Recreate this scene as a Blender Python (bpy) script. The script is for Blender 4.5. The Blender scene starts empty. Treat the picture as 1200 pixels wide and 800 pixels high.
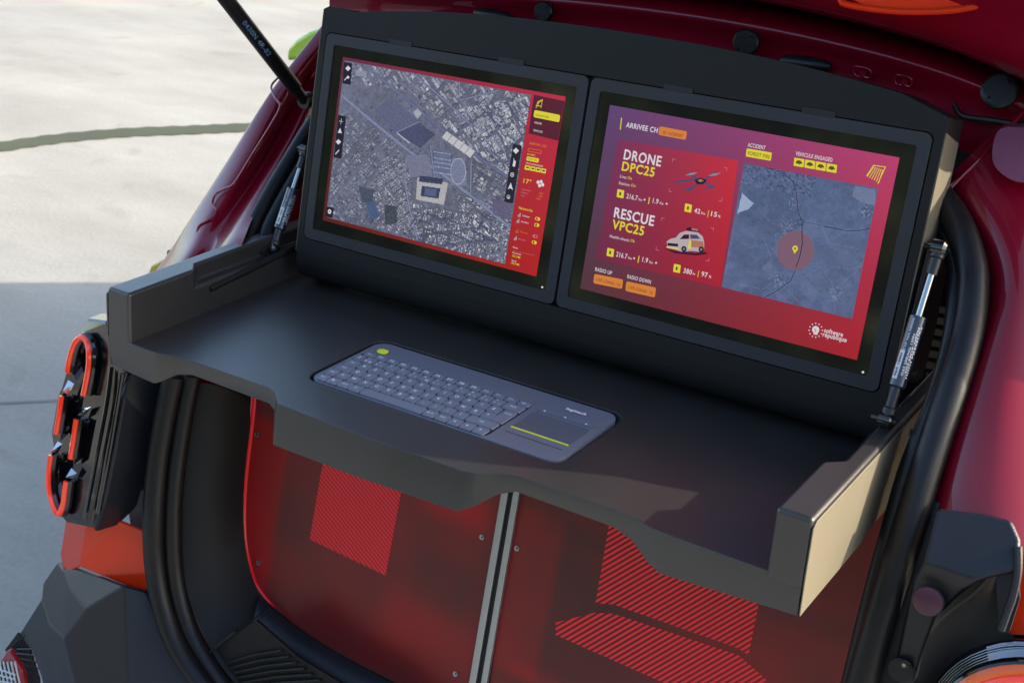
import bpy, bmesh, math, random
import numpy as np
from mathutils import Vector, Matrix
from mathutils.geometry import tessellate_polygon
random.seed(7); rng = np.random.default_rng(11)
SC = bpy.context.scene
COL = SC.collection

# ---------------------------------------------------------------- camera
RC = np.array([[0.8286243, 0.55916, 0.0268658], [0.2429103, -0.3159039, -0.9171692], [-0.5043573, 0.7665147, -0.3975914]])
FOC = 1569.473
CAM = Vector((1.008067, -1.086827, 0.690523))
AX = [Vector(r) for r in RC]
cd = bpy.data.cameras.new('camera'); cam = bpy.data.objects.new('camera', cd); COL.objects.link(cam)
X, Y, Z = AX[0], -AX[1], -AX[2]
cam.matrix_world = Matrix(((X.x, Y.x, Z.x, CAM.x), (X.y, Y.y, Z.y, CAM.y), (X.z, Y.z, Z.z, CAM.z), (0, 0, 0, 1)))
cd.sensor_width = 36; cd.lens = FOC / 1200 * 36; cd.clip_start = .02; cd.clip_end = 3000
cd.dof.use_dof = True; cd.dof.focus_distance = 1.54; cd.dof.aperture_fstop = 14
SC.camera = cam

# ---------------------------------------------------------------- light
SUN = Vector((.147, .088, .069)).normalized()
el = math.asin(SUN.z); az = math.atan2(SUN.x, SUN.y)
w = bpy.data.worlds.new('World'); SC.world = w; w.use_nodes = True
nt = w.node_tree; bg = nt.nodes['Background']
sky = nt.nodes.new('ShaderNodeTexSky'); sky.sky_type = 'NISHITA'; sky.sun_disc = False
sky.sun_elevation = el; sky.sun_rotation = az; sky.air_density = 1.0; sky.dust_density = 2.2; sky.ozone_density = 1.0
nt.links.new(sky.outputs[0], bg.inputs[0]); bg.inputs[1].default_value = .15
sd = bpy.data.lights.new('sun', 'SUN'); sd.energy = 2.9; sd.angle = math.radians(.6); sd.color = (1, .9, .74)
so = bpy.data.objects.new('sun', sd); COL.objects.link(so); so.rotation_euler = (-SUN).to_track_quat('-Z', 'Y').to_euler()
so.location = (4, 3, 3)
SC.view_settings.view_transform = 'Standard'; SC.view_settings.look = 'None'
SC.view_settings.exposure = 1.75; SC.view_settings.gamma = 1

# ---------------------------------------------------------------- rays: a pixel of the photograph to a point on a real surface
def ray(u, v):
    return AX[0] * ((u - 600) / FOC) + AX[1] * ((v - 400) / FOC) + AX[2]
def onplane(u, v, n, c):
    d = ray(u, v); n = Vector(n); return CAM + d * ((c - n.dot(CAM)) / n.dot(d))
def onx(u, v, x): return onplane(u, v, (1, 0, 0), x)
def ony(u, v, y): return onplane(u, v, (0, 1, 0), y)
def onz(u, v, z=0): return onplane(u, v, (0, 0, 1), z)
FK = [(-2, -.05), (-.6, -.02), (-.3, .03), (-.1, .09), (0, .13), (.1, .19), (.2, .28), (.3, .38), (.4, .48), (.6, .7), (3, 3)]
def F(z):                                           # the rear of the car: depth as a function of height
    for (a, b), (c, d) in zip(FK, FK[1:]):
        if z <= c: return b + (d - b) * (z - a) / (c - a)
    return FK[-1][1]
def B(u, v, d=0):                                   # point on the rear of the car, d towards the camera side
    r = ray(u, v); t0, t1 = .55, .55
    while t1 < 5:
        p = CAM + r * t1
        if p.y > F(p.z) - d: break
        t0 = t1; t1 += .02
    for _ in range(25):
        t = (t0 + t1) / 2; p = CAM + r * t
        if p.y > F(p.z) - d: t1 = t
        else: t0 = t
    return CAM + r * t1

# ---------------------------------------------------------------- materials
def mat(name, col, rough=.5, metal=0., coat=0., coatr=.05, spec=.5, nscale=0, namt=.15, bump=0, bscale=400, emit=None, es=0, flake=0):
    m = bpy.data.materials.new(name); m.use_nodes = True; t = m.node_tree; b = t.nodes['Principled BSDF']
    b.inputs['Base Color'].default_value = (*col, 1); b.inputs['Roughness'].default_value = rough
    b.inputs['Metallic'].default_value = metal; b.inputs['Coat Weight'].default_value = coat
    b.inputs['Coat Roughness'].default_value = coatr; b.inputs['Specular IOR Level'].default_value = spec
    if emit: b.inputs['Emission Color'].default_value = (*emit, 1); b.inputs['Emission Strength'].default_value = es
    tc = t.nodes.new('ShaderNodeTexCoord')
    if nscale:
        n = t.nodes.new('ShaderNodeTexNoise'); n.inputs['Scale'].default_value = nscale; n.inputs['Detail'].default_value = 6
        t.links.new(tc.outputs['Object'], n.inputs['Vector'])
        r = t.nodes.new('ShaderNodeMapRange'); r.inputs[3].default_value = 1 - namt; r.inputs[4].default_value = 1 + namt
        t.links.new(n.outputs['Fac'], r.inputs[0])
        x = t.nodes.new('ShaderNodeVectorMath'); x.operation = 'SCALE'; x.inputs[0].default_value = col
        t.links.new(r.outputs[0], x.inputs['Scale']); t.links.new(x.outputs[0], b.inputs['Base Color'])
        r2 = t.nodes.new('ShaderNodeMapRange'); r2.inputs[3].default_value = max(0, rough - .08); r2.inputs[4].default_value = rough + .08
        t.links.new(n.outputs['Fac'], r2.inputs[0]); t.links.new(r2.outputs[0], b.inputs['Roughness'])
    if bump:
        n = t.nodes.new('ShaderNodeTexNoise'); n.inputs['Scale'].default_value = bscale; n.inputs['Detail'].default_value = 3
        t.links.new(tc.outputs['Object'], n.inputs['Vector'])
        bp = t.nodes.new('ShaderNodeBump'); bp.inputs['Strength'].default_value = bump; bp.inputs['Distance'].default_value = .001
        t.links.new(n.outputs['Fac'], bp.inputs['Height']); t.links.new(bp.outputs[0], b.inputs['Normal'])
    return m
M = {}
M['tray'] = mat('satin_charcoal', (.025, .0245, .024), .42, spec=.35, coat=.8, coatr=.30, nscale=16, namt=.16, bump=.16, bscale=1500)
M['shell'] = mat('charcoal_shell', (.011, .011, .011), .5, spec=.22, nscale=14, namt=.08, bump=.12, bscale=1500)
M['bezel'] = mat('bezel_grey', (.028, .030, .034), .45, spec=.3, nscale=12, namt=.08, bump=.08, bscale=1500)
M['side'] = mat('pale_sunlit_tone', (.130, .114, .080), .5, nscale=10, namt=.06, bump=.08, bscale=1200)  # sunlight on the dark side faces put into the colour; also the slats
M['black'] = mat('black_gap', (.004, .004, .005), .6)
M['rubber'] = mat('rubber', (.007, .007, .008), .4, spec=.35, nscale=40, namt=.2, bump=.2, bscale=500)
M['trim'] = mat('boot_trim', (.005, .005, .006), .55, spec=.3, nscale=20, namt=.2, bump=.5, bscale=900)
M['bumper'] = mat('bumper_plastic', (.012, .014, .020), .38, spec=.4, nscale=15, namt=.12, bump=.35, bscale=900)
M['gloss_black'] = mat('gloss_black', (.006, .006, .008), .08, coat=.6)
M['paint'] = mat('red_paint', (.19, .0012, .014), .32, metal=0, spec=.2, coat=.7, coatr=.03, nscale=900, namt=.15)
M['orange'] = mat('orange_paint_reflection', (.66, .03, .003), .35, spec=.2, coat=.45, coatr=.04)  # body corners; also paints the orange reflection on the tailgate lip
M['lime'] = mat('lime_paint', (.42, .62, .02), .3, coat=.6)
M['yellow_paint'] = mat('yellow_paint', (.55, .42, .04), .35, coat=.5)
M['steel'] = mat('steel', (.32, .33, .35), .25, metal=1)
M['alu'] = mat('aluminium', (.38, .40, .43), .34, metal=.85, nscale=30, namt=.06)
M['chrome'] = mat('chrome', (.7, .72, .75), .1, metal=1)
M['strut'] = mat('strut_blue_black', (.012, .018, .034), .25, coat=.5)
M['strut_black'] = mat('strut_black', (.008, .008, .009), .4)
M['label'] = mat('label_white', (.62, .64, .68), .5)
M['label_blue'] = mat('label_blue', (.10, .22, .38), .5)
M['led'] = mat('led_red', (.62, .03, .012), .18, coat=1, emit=(1, .05, .015), es=.1)
M['led_orange'] = mat('led_orange', (.55, .09, .015), .25, coat=.6, emit=(1, .14, .03), es=.04)
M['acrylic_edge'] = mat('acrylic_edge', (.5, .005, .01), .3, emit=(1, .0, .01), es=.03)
M['stripe'] = mat('hatched_red_print', (.62, .012, .020), .45, emit=(1, .01, .02), es=.03)  # red print with a faint glow added
M['kb'] = mat('keyboard_body', (.145, .155, .20), .34, nscale=60, namt=.05, bump=.15, bscale=2500)
M['key'] = mat('key_cap', (.18, .195, .25), .30, bump=.1, bscale=2500)
M['kb_dark'] = mat('keyboard_well', (.006, .008, .016), .6)
M['pad'] = mat('touchpad', (.10, .108, .14), .38)
M['print'] = mat('key_print', (.95, .95, .98), .5)
M['kyellow'] = mat('bright_yellow', (.85, .88, .03), .4)
M['magenta'] = mat('magenta_cap', (.055, .010, .032), .45, coat=.15)
M['mauve'] = mat('mauve_sky_reflection', (.20, .06, .11), .4, coat=.5)  # sky reflection on the red pillar put into the colour
M['lens_red'] = mat('reflector_red', (.35, .015, .02), .15, coat=1)

def ground_mat():
    m = bpy.data.materials.new('concrete'); m.use_nodes = True; t = m.node_tree; b = t.nodes['Principled BSDF']
    tc = t.nodes.new('ShaderNodeTexCoord')
    a = t.nodes.new('ShaderNodeTexNoise'); a.inputs['Scale'].default_value = .9; a.inputs['Detail'].default_value = 9; a.inputs['Roughness'].default_value = .62
    mp = t.nodes.new('ShaderNodeMapping'); mp.inputs['Scale'].default_value = (1, 2.4, 1); mp.inputs['Rotation'].default_value = (0, 0, -.9)
    t.links.new(tc.outputs['Object'], mp.inputs[0]); t.links.new(mp.outputs[0], a.inputs[0])
    c = t.nodes.new('ShaderNodeValToRGB'); c.color_ramp.elements[0].position = .28; c.color_ramp.elements[1].position = .72
    c.color_ramp.elements[0].color = (.265, .250, .215, 1); c.color_ramp.elements[1].color = (.375, .358, .312, 1)
    t.links.new(a.outputs[0], c.inputs[0])
    f = t.nodes.new('ShaderNodeTexNoise'); f.inputs['Scale'].default_value = 60; f.inputs['Detail'].default_value = 6
    t.links.new(tc.outputs['Object'], f.inputs[0])
    mx = t.nodes.new('ShaderNodeMix'); mx.data_type = 'RGBA'; mx.blend_type = 'OVERLAY'; mx.inputs[0].default_value = .16
    t.links.new(c.outputs[0], mx.inputs[6]); t.links.new(f.outputs[0], mx.inputs[7]); t.links.new(mx.outputs[2], b.inputs['Base Color'])
    v = t.nodes.new('ShaderNodeTexNoise'); v.inputs['Scale'].default_value = 2.2; v.inputs['Detail'].default_value = 4; v.inputs['Distortion'].default_value = 1.5
    t.links.new(tc.outputs['Object'], v.inputs[0])
    r = t.nodes.new('ShaderNodeValToRGB'); r.color_ramp.elements[0].position = .62; r.color_ramp.elements[1].position = .78
    r.color_ramp.elements[0].color = (1, 1, 1, 1); r.color_ramp.elements[1].color = (.8, .79, .76, 1)
    t.links.new(v.outputs[0], r.inputs[0])
    m2 = t.nodes.new('ShaderNodeMix'); m2.data_type = 'RGBA'; m2.blend_type = 'MULTIPLY'; m2.inputs[0].default_value = 1
    t.links.new(mx.outputs[2], m2.inputs[6]); t.links.new(r.outputs[0], m2.inputs[7]); t.links.new(m2.outputs[2], b.inputs['Base Color'])
    b.inputs['Roughness'].default_value = .8
    bp = t.nodes.new('ShaderNodeBump'); bp.inputs['Strength'].default_value = .3; bp.inputs['Distance'].default_value = .004
    t.links.new(f.outputs[0], bp.inputs['Height']); t.links.new(bp.outputs[0], b.inputs['Normal'])
    return m
M['concrete'] = ground_mat()
M['dark_band'] = mat('dark_band', (.062, .068, .036), .8, nscale=5, namt=.25)
M['joint'] = mat('joint', (.2, .2, .19), .9, nscale=12, namt=.4)

def screen_mat(name, col=None, strength=1.0, attr=None, rough=.12):
    m = bpy.data.materials.new(name); m.use_nodes = True; t = m.node_tree; b = t.nodes['Principled BSDF']
    b.inputs['Base Color'].default_value = (.008, .008, .01, 1); b.inputs['Roughness'].default_value = rough
    b.inputs['Emission Strength'].default_value = strength
    if attr:
        a = t.nodes.new('ShaderNodeAttribute'); a.attribute_name = attr; t.links.new(a.outputs['Color'], b.inputs['Emission Color'])
    else: b.inputs['Emission Color'].default_value = (*col, 1)
    return m
def s2l(r, g, b):
    f = lambda c: (c / 255 / 12.92) if c < 10 else ((c / 255 + .055) / 1.055) ** 2.4
    return (f(r), f(g), f(b))
ES = .23
def SM(key, rgb):
    k = 'screen_' + key
    if k not in M: M[k] = screen_mat(k, s2l(*rgb), ES)
    return M[k]
M['glass'] = screen_mat('black_glass', (0, 0, 0), 0, rough=.08)
M['glass'].node_tree.nodes['Principled BSDF'].inputs['Specular IOR Level'].default_value = 1.0
M['painted'] = screen_mat('screen_picture', attr='Col', strength=ES)

# ---------------------------------------------------------------- object helpers
WM = {}
def tag(o, label=None, cat=None, group=None, kind=None):
    if label: o['label'] = label
    if cat: o['category'] = cat
    if group: o['group'] = group
    if kind: o['kind'] = kind
    return o
def link(o, parent=None, world=None):
    if o.name not in COL.objects: COL.objects.link(o)
    WM[o.name] = world or Matrix.Identity(4)
    if world is not None: o.matrix_basis = world
    if parent: o.parent = parent; o.matrix_parent_inverse = WM[parent.name].inverted()
    return o
def thing(name, loc, label, cat, group=None):
    o = bpy.data.objects.new(name, None); o.empty_display_size = .1
    link(o, None, Matrix.Translation(Vector(loc))); return tag(o, label, cat, group)

class MB:
    def __init__(s): s.v = []; s.f = []; s.m = []
    def add(s, vs, fs, mi=0):
        k = len(s.v); s.v += [Vector(p) for p in vs]; s.f += [tuple(i + k for i in f) for f in fs]; s.m += [mi] * len(fs); return s
    def box(s, c, d, mi=0, rot=None):
        c = Vector(c); d = Vector(d) / 2
        P = [Vector((x * d.x, y * d.y, z * d.z)) for x in (-1, 1) for y in (-1, 1) for z in (-1, 1)]
        if rot: P = [rot @ p for p in P]
        return s.add([c + p for p in P], [(0, 1, 3, 2), (4, 6, 7, 5), (0, 4, 5, 1), (2, 3, 7, 6), (0, 2, 6, 4), (1, 5, 7, 3)], mi)
    def prism(s, P, vec, mi=0, hole=None):           # closed planar outline P swept by vec
        P = [Vector(p) for p in P]; vec = Vector(vec); loops = [P] + ([[Vector(p) for p in h] for h in hole] if hole else [])
        tri = tessellate_polygon(loops); al = [p for l in loops for p in l]; n = len(al)
        fs = [tuple(t) for t in tri] + [tuple(i + n for i in reversed(t)) for t in tri]
        o = 0
        for l in loops:
            k = len(l)
            for i in range(k): a, b = o + i, o + (i + 1) % k; fs.append((a, b, b + n, a + n))
            o += k
        return s.add(al + [p + vec for p in al], fs, mi)
    def tube(s, path, r, n=12, closed=False, mi=0, flat=1.0):
        P = [Vector(p) for p in path]; k = len(P); rs = r if isinstance(r, (list, tuple)) else [r] * k
        vs = []; up = None
        for i, p in enumerate(P):
            a = P[(i - 1) % k] if (i or closed) else p; b = P[(i + 1) % k] if (i < k - 1 or closed) else p
            t = (b - a).normalized()
            if up is None: up = t.orthogonal().normalized()
            up = (up - t * up.dot(t)).normalized(); sd_ = t.cross(up)
            vs += [p + (up * math.cos(q) + sd_ * math.sin(q) * flat) * rs[i] for q in (2 * math.pi * j / n for j in range(n))]
        fs = []
        for i in range(k if closed else k - 1):
            for j in range(n):
                a = i * n + j; b = i * n + (j + 1) % n; c = ((i + 1) % k) * n + (j + 1) % n; d = ((i + 1) % k) * n + j
                fs.append((a, b, c, d))
        if not closed: fs += [tuple(reversed(range(n))), tuple(range((k - 1) * n, k * n))]
        return s.add(vs, fs, mi)
    def disc(s, c, nrm, r, h, n=24, mi=0, r2=None):
        c = Vector(c); nrm = Vector(nrm).normalized(); r2 = r if r2 is None else r2
        return s.tube([c, c + nrm * h], [r, r2], n, mi=mi)
    def grid(s, rows, mi=0):
        n = len(rows[0]); vs = [p for r in rows for p in r]
        return s.add(vs, [(i * n + j, i * n + j + 1, (i + 1) * n + j + 1, (i + 1) * n + j) for i in range(len(rows) - 1) for j in range(n - 1)], mi)
    def build(s, name, mats, parent=None, bevel=0, seg=2, smooth=False, sub=0, thick=0, weld=True, label=None, world=None, angle=35):
        me = bpy.data.meshes.new(name); me.from_pydata([tuple(p) for p in s.v], [], s.f)
        for m in (mats if isinstance(mats, (list, tuple)) else [mats]): me.materials.append(m)
        if len(set(s.m)) > 1: me.polygons.foreach_set('material_index', s.m)
        bm = bmesh.new(); bm.from_mesh(me)
        if weld: bmesh.ops.remove_doubles(bm, verts=bm.verts, dist=1e-5)
        bmesh.ops.recalc_face_normals(bm, faces=bm.faces); bm.to_mesh(me); bm.free()
        if smooth or bevel: me.polygons.foreach_set('use_smooth', [True] * len(me.polygons))
        if smooth and not sub:
            try: me.set_sharp_from_angle(angle=math.radians(angle))
            except Exception: pass
        o = bpy.data.objects.new(name, me)
        if thick: q = o.modifiers.new('solid', 'SOLIDIFY'); q.thickness = thick; q.offset = -1
        if bevel:
            q = o.modifiers.new('bevel', 'BEVEL'); q.width = bevel; q.segments = seg; q.limit_method = 'ANGLE'; q.angle_limit = math.radians(angle); q.harden_normals = True
        if sub: q = o.modifiers.new('sub', 'SUBSURF'); q.levels = sub; q.render_levels = sub
        link(o, parent, world)
        if label: o['label'] = label
        return o
def smooth_path(P, n=8, closed=False):
    P = [Vector(p) for p in P]; k = len(P); out = []
    for i in range(k if closed else k - 1):
        a = P[(i - 1) % k] if (i or closed) else P[0]; b = P[i]; c = P[(i + 1) % k]; d = P[(i + 2) % k] if (i + 2 < k or closed) else P[-1]
        for j in range(n):
            t = j / n
            out.append(.5 * ((2 * b) + (c - a) * t + (2 * a - 5 * b + 4 * c - d) * t * t + (3 * b - a - 3 * c + d) * t ** 3))
    if not closed: out.append(P[-1])
    return out
def rrect(x0, y0, x1, y1, r, n=5, z=0):
    out = []
    for cx, cy, a in ((x1 - r, y1 - r, 0), (x0 + r, y1 - r, 90), (x0 + r, y0 + r, 180), (x1 - r, y0 + r, 270)):
        for j in range(n + 1):
            q = math.radians(a + 90 * j / n); out.append(Vector((cx + r * math.cos(q), cy + r * math.sin(q), z)))
    return out
# flat lettering: glyph meshes of the built-in font
_gc = {}
def glyphs(txt, bold=0.0):
    k = (txt, bold)
    if k in _gc: return _gc[k]
    c = bpy.data.curves.new('lettering', 'FONT'); c.body = txt; c.size = 1; c.offset = bold; c.resolution_u = 3; c.space_character = 1.1; c.fill_mode = 'FRONT'
    o = bpy.data.objects.new('lettering', c); COL.objects.link(o)
    bpy.context.view_layer.update()
    me = bpy.data.meshes.new_from_object(o.evaluated_get(bpy.context.evaluated_depsgraph_get()))
    vs = [v.co.copy() for v in me.vertices]; fs = [tuple(p.vertices) for p in me.polygons]
    bpy.data.objects.remove(o); bpy.data.meshes.remove(me); bpy.data.curves.remove(c)
    _gc[k] = (vs, fs); return _gc[k]
def put_text(mb, txt, p0, p1, h, up, mi=0, bold=.012, fit=True):
    vs, fs = glyphs(txt, bold)
    if not vs: return
    p0 = Vector(p0); p1 = Vector(p1); x0 = min(v.x for v in vs); x1 = max(v.x for v in vs)
    d = (p1 - p0) / (x1 - x0); up = Vector(up).normalized() * (h / .72)
    mb.add([p0 + d * (v.x - x0) + up * v.y for v in vs], fs, mi)

# ================================================================= GROUND
GZ = -1.0
g = MB(); g.add([(-900, -900, GZ), (900, -900, GZ), (900, 900, GZ), (-900, 900, GZ)], [(0, 1, 2, 3)])
tag(g.build('ground', M['concrete']), 'pale concrete ground, sunlit beyond the shadow of the car', kind='structure')
def ground_strip(name, pts, wid, m, z, label):
    P = smooth_path([onz(u, v, z) for u, v in pts], 10)
    a = (P[0] - P[3]).normalized(); b = (P[-1] - P[-4]).normalized()
    P = [P[0] + a * 3] + P + [P[-1] + b * 3]
    mb = MB(); L = []; Rr = []
    for i, p in enumerate(P):
        t = (P[min(i + 1, len(P) - 1)] - P[max(i - 1, 0)]).normalized(); n = Vector((-t.y, t.x, 0)) * wid / 2 * (1 + .1 * math.sin(i * 1.7))
        L.append(p + n); Rr.append(p - n)
    mb.grid([L, Rr]); tag(mb.build(name, m), label, kind='structure')
ground_strip('paving_band', [(-60, 181), (0, 172), (70, 162), (150, 155), (225, 152), (290, 149), (360, 146)], .165, M['dark_band'], GZ + .004, 'dark grey green band curving across the pale concrete')
ground_strip('paving_joint', [(-40, 474), (0, 471.5), (40, 469.5), (70, 468)], .008, M['joint'], GZ + .005, 'thin dark joint line in the shaded concrete')

# ================================================================= HEDGE behind the viewer (unseen, added to darken front faces; its green shows in the lamps and glossy parts)
def hedge_mat():
    m = bpy.data.materials.new('hedge_leaves'); m.use_nodes = True; t = m.node_tree; b = t.nodes['Principled BSDF']; b.inputs['Roughness'].default_value = .5
    tc = t.nodes.new('ShaderNodeTexCoord'); n = t.nodes.new('ShaderNodeTexNoise'); n.inputs['Scale'].default_value = 1.2; t.links.new(tc.outputs['Object'], n.inputs[0])
    r = t.nodes.new('ShaderNodeValToRGB'); r.color_ramp.elements[0].color = (.02, .035, .012, 1); r.color_ramp.elements[1].color = (.07, .09, .025, 1)
    t.links.new(n.outputs[0], r.inputs[0]); t.links.new(r.outputs[0], b.inputs['Base Color']); return m
M['hedge'] = hedge_mat()
hd0 = thing('hedge', (2, -9, GZ), 'tall dark green hedge added unseen behind the viewer', 'hedge')
N_ = 16000; cx = rng.uniform(-14, 18, N_); cy = -9 - 1.4 * rng.random(N_) ** 2 + .35 * np.sin(cx * 1.7); cz = GZ + 4.3 * rng.random(N_) + .5 * np.sin(cx * .9) * 1.0
cz = np.maximum(cz, GZ + .05); c = np.stack([cx, cy, cz], 1)
d1 = rng.normal(size=(N_, 3)); d1 /= np.linalg.norm(d1, axis=1)[:, None]; d2 = np.cross(d1, rng.normal(size=(N_, 3))); d2 /= np.linalg.norm(d2, axis=1)[:, None]
V4 = np.stack([c - d1 * .22, c + d2 * .12, c + d1 * .22, c - d2 * .12], 1).reshape(-1, 3)
me = bpy.data.meshes.new('foliage'); me.from_pydata(V4.tolist(), [], np.arange(N_ * 4).reshape(-1, 4).tolist()); me.materials.append(M['hedge'])
tag(link(bpy.data.objects.new('foliage', me), hd0), kind='stuff')
core = MB(); core.box((2, -10.2, GZ + 1.9), (31, 1.2, 3.8)); core.build('hedge_core', M['hedge'], hd0)

# ================================================================= WORKSTATION
ws = thing('workstation', (.19, .1, -.05), 'black fold-out desk console with two lit screens mounted in the boot of the red car', 'workstation')
# tray: floor with a pocket for the keyboard, front fascia with hand scoops, raised rims
KN = [(-.290, -.057, -.055, -.042), (-.207, -.057, -.060, -.043), (-.196, -.056, -.060, -.038), (-.172, -.050, -.052, -.024), (-.150, -.047, -.047, -.020), (-.02, -.047, -.047, -.021),
      (-.006, -.050, -.052, -.026), (.008, -.062, -.072, -.044), (.018, -.071, -.083, -.049), (.15, -.074, -.086, -.047), (.284, -.073, -.084, -.044), (.300, -.066, -.075, -.036), (.318, -.052, -.056, -.024), (.335, -.047, -.048, -.019),
      (.455, -.047, -.047, -.020), (.478, -.049, -.050, -.026), (.500, -.054, -.058, -.038), (.516, -.056, -.062, -.043), (.6595, -.056, -.058, -.036)]
t = MB()
hole = rrect(-.007, -.0015, .3600, .147, .021, 8)
front = [Vector((x, yt, 0)) for x, yt, yb, zb in KN]
outer = front + [Vector((.6595, .36, 0)), Vector((-.290, .36, 0))]
tri = tessellate_polygon([outer, list(reversed(hole))]); al = outer + list(reversed(hole))
t.add(al, [tuple(q) for q in tri])
hb = [p + Vector((0, 0, -.013)) for p in hole]
n = len(hole)
t.add(hole + hb, [(i, (i + 1) % n, (i + 1) % n + n, i + n) for i in range(n)])
t.add(hb, [tuple(range(n))])
A = front; Bm = [Vector((x, yb * .35 + yt * .65 - .0015, zb * .45)) for x, yt, yb, zb in KN]; Cc = [Vector((x, yb, zb)) for x, yt, yb, zb in KN]
D = [Vector((x, yb + .012, zb - .001)) for x, yt, yb, zb in KN]; E_ = [Vector((x, yb + .05, -.014)) for x, yt, yb, zb in KN]
G_ = [Vector((x, .36, -.014)) for x, yt, yb, zb in KN]
t.grid([A, Bm, Cc, D, E_, G_])
t.build('tray', M['tray'], ws, bevel=.0022, seg=3, angle=24)
# rims
def rim(side):
    xo, xi, xn, hz = (-.2905, -.250, -.2655, .041) if side == 'l' else (.660, .6235, .641, .036)
    m_ = MB(); rows = []
    zb = -.0075
    for y, xt, sl in ((-.0577, xi, 0), (.060, xi, 0), (.076, xn, 0), (.36, xn, 0)):
        f_ = .007 if y < 0 else 0
        rows.append([Vector((xo, y, zb)), Vector((xo, y + f_, .065)), Vector((xt, y + f_, .065)), Vector((xt, y + f_ * .6, hz)), Vector((xi, y + f_ * .6, hz)), Vector((xi, y, zb))])
    rows = [r + [r[0]] for r in rows]
    m_.grid(rows); m_.add([rows[0][j] for j in (0, 1, 2, 3, 5)], [tuple(range(5))]); m_.add(rows[-1][:-1], [tuple(range(6))])
    m_.build('rim', M['tray'], ws, bevel=.0045, seg=4, angle=24)
    q = MB()
    if side == 'l': q.tube([(-.252, .085, .030), (-.252, .27, .044)], .0055, 8)
    else: q.tube([(.628, .085, .024), (.628, .2, .036)], .0045, 8)
    q.build('strut_groove', M['shell'], ws, smooth=True)
rim('l'); rim('r')
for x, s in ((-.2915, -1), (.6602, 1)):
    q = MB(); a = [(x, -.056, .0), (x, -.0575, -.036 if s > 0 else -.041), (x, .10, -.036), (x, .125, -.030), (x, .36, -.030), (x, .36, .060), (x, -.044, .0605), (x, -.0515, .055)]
    q.prism([Vector(p) for p in a], (.0018 * s, 0, 0)); q.build('sunlit_side_plate', M['side'], ws, bevel=.0008, label='tray side plate with the sunlit tone in its colour')
q = MB(); q.disc((.662, .215, .045), (1, 0, 0), .004, .002, 12); q.build('screw', M['steel'], ws, smooth=True)

# console: shell with two framed displays
TI = 1.351; VV = Vector((0, math.cos(TI), math.sin(TI))); NN = Vector((0, -math.sin(TI), math.cos(TI))); UU = Vector((1, 0, 0))
SO = Vector((-.211, .229, .073))
SM4 = Matrix(((UU.x, VV.x, NN.x, SO.x), (UU.y, VV.y, NN.y, SO.y), (UU.z, VV.z, NN.z, SO.z), (0, 0, 0, 1)))
def S(a, b, d=0): return SO + UU * a + VV * b + NN * d
def pxS(u, v, d=0):                                  # pixel -> (a, b) on the screen plane
    p = onplane(u, v, NN, NN.dot(SO) + d) - SO
    return p.dot(UU), p.dot(VV)
W_, H_, GAP, MG = .413, .281, .003, .0145
TL_A0 = (0, W_ + GAP); AEND = 2 * W_ + GAP
aL, aR = -.011, AEND + .011
top = [(aR, .2995), (aR - .012, .3035)] + [(aL + (aR - aL) * k / 16, .3045 + .032 * (1 - (abs(2 * k / 16 - 1.05)) ** 2.4) + .003 * (1 - k / 16)) for k in range(15, 0, -1)] + [(aL + .010, .316), (aL, .311)]
out = [(aL, -.022), (aR, -.022)] + top
sh = MB()
hls = []
for a0 in TL_A0: hls.append([Vector((p.x, p.y, 0)) for p in reversed(rrect(a0 - .0012, -.0012, a0 + W_ + (.0012 if a0 else .0012), H_ + .0012, .009, 5))])
hls = [[Vector((p.x, p.y, 0)) for p in reversed(rrect(-.0012, -.0012, AEND + .0012, H_ + .0012, .009, 5))]]
sh.prism([Vector((a, b, 0)) for a, b in out], (0, 0, -.016), hole=hls)
sh.build('console_front', M['shell'], ws, bevel=.0025, seg=3, world=SM4)
bk = MB(); bk.prism([Vector((a, b, -.0162)) for a, b in [(aL + .001, -.02), (aR - .001, -.02)] + [(a, b - .001) for a, b in top]], (0, 0, -.046))
bk.build('console_back', M['shell'], ws, bevel=.004, seg=3, world=SM4)
# lower chin that rolls under to the tray
ch = MB(); rows = []
for b, d in ((-.0215, -.0005), (-.034, -.0008), (-.044, -.003), (-.052, -.009), (-.057, -.017), (-.060, -.03), (-.060, -.060), (-.02, -.062), (-.0215, -.02)):
    rows.append([Vector((aL + .002, b, d)), Vector((aL + (aR - aL) / 2, b, d)), Vector((aR - .002, b, d))])
ch.grid(rows); k = len(rows)
for j in (0, 2): ch.add([r[j] for r in rows], [tuple(range(k))])
ch.build('console_chin', M['shell'], ws, smooth=True, world=SM4, angle=50)
bl = MB(); bl.prism([Vector((a, b, -.0155)) for a, b in ((-.0012, -.0012), (AEND + .0012, -.0012), (AEND + .0012, H_ + .0012), (-.0012, H_ + .0012))], (0, 0, .004))
bl.build('gap_liner', M['black'], ws, world=SM4)
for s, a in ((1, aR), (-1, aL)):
    q = MB(); q.prism([Vector((a, -.020, -.001)), Vector((a, .284, -.001)), Vector((a, .274, -.056)), Vector((a, .17, -.058)), Vector((a, -.02, -.040))], (.0018 * s, 0, 0))  # top cut where the painted sunlight on the console side ends
    q.build('sunlit_console_side', M['side'], ws, bevel=.0006, world=SM4, label='console side plate with the sunlit tone in its colour')
# release tabs along the top edge of the displays
for u, v in ((470, 48), (600, 69), (795, 104), (960, 131)):
    a, b = pxS(u, v); q = MB(); q.prism(rrect(a - .019, H_ - .001, a + .019, H_ + .006, .002, 3, z=-.002), (0, 0, .0032)); q.build('release_tab', M['black'], ws, bevel=.0006, world=SM4)

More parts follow.
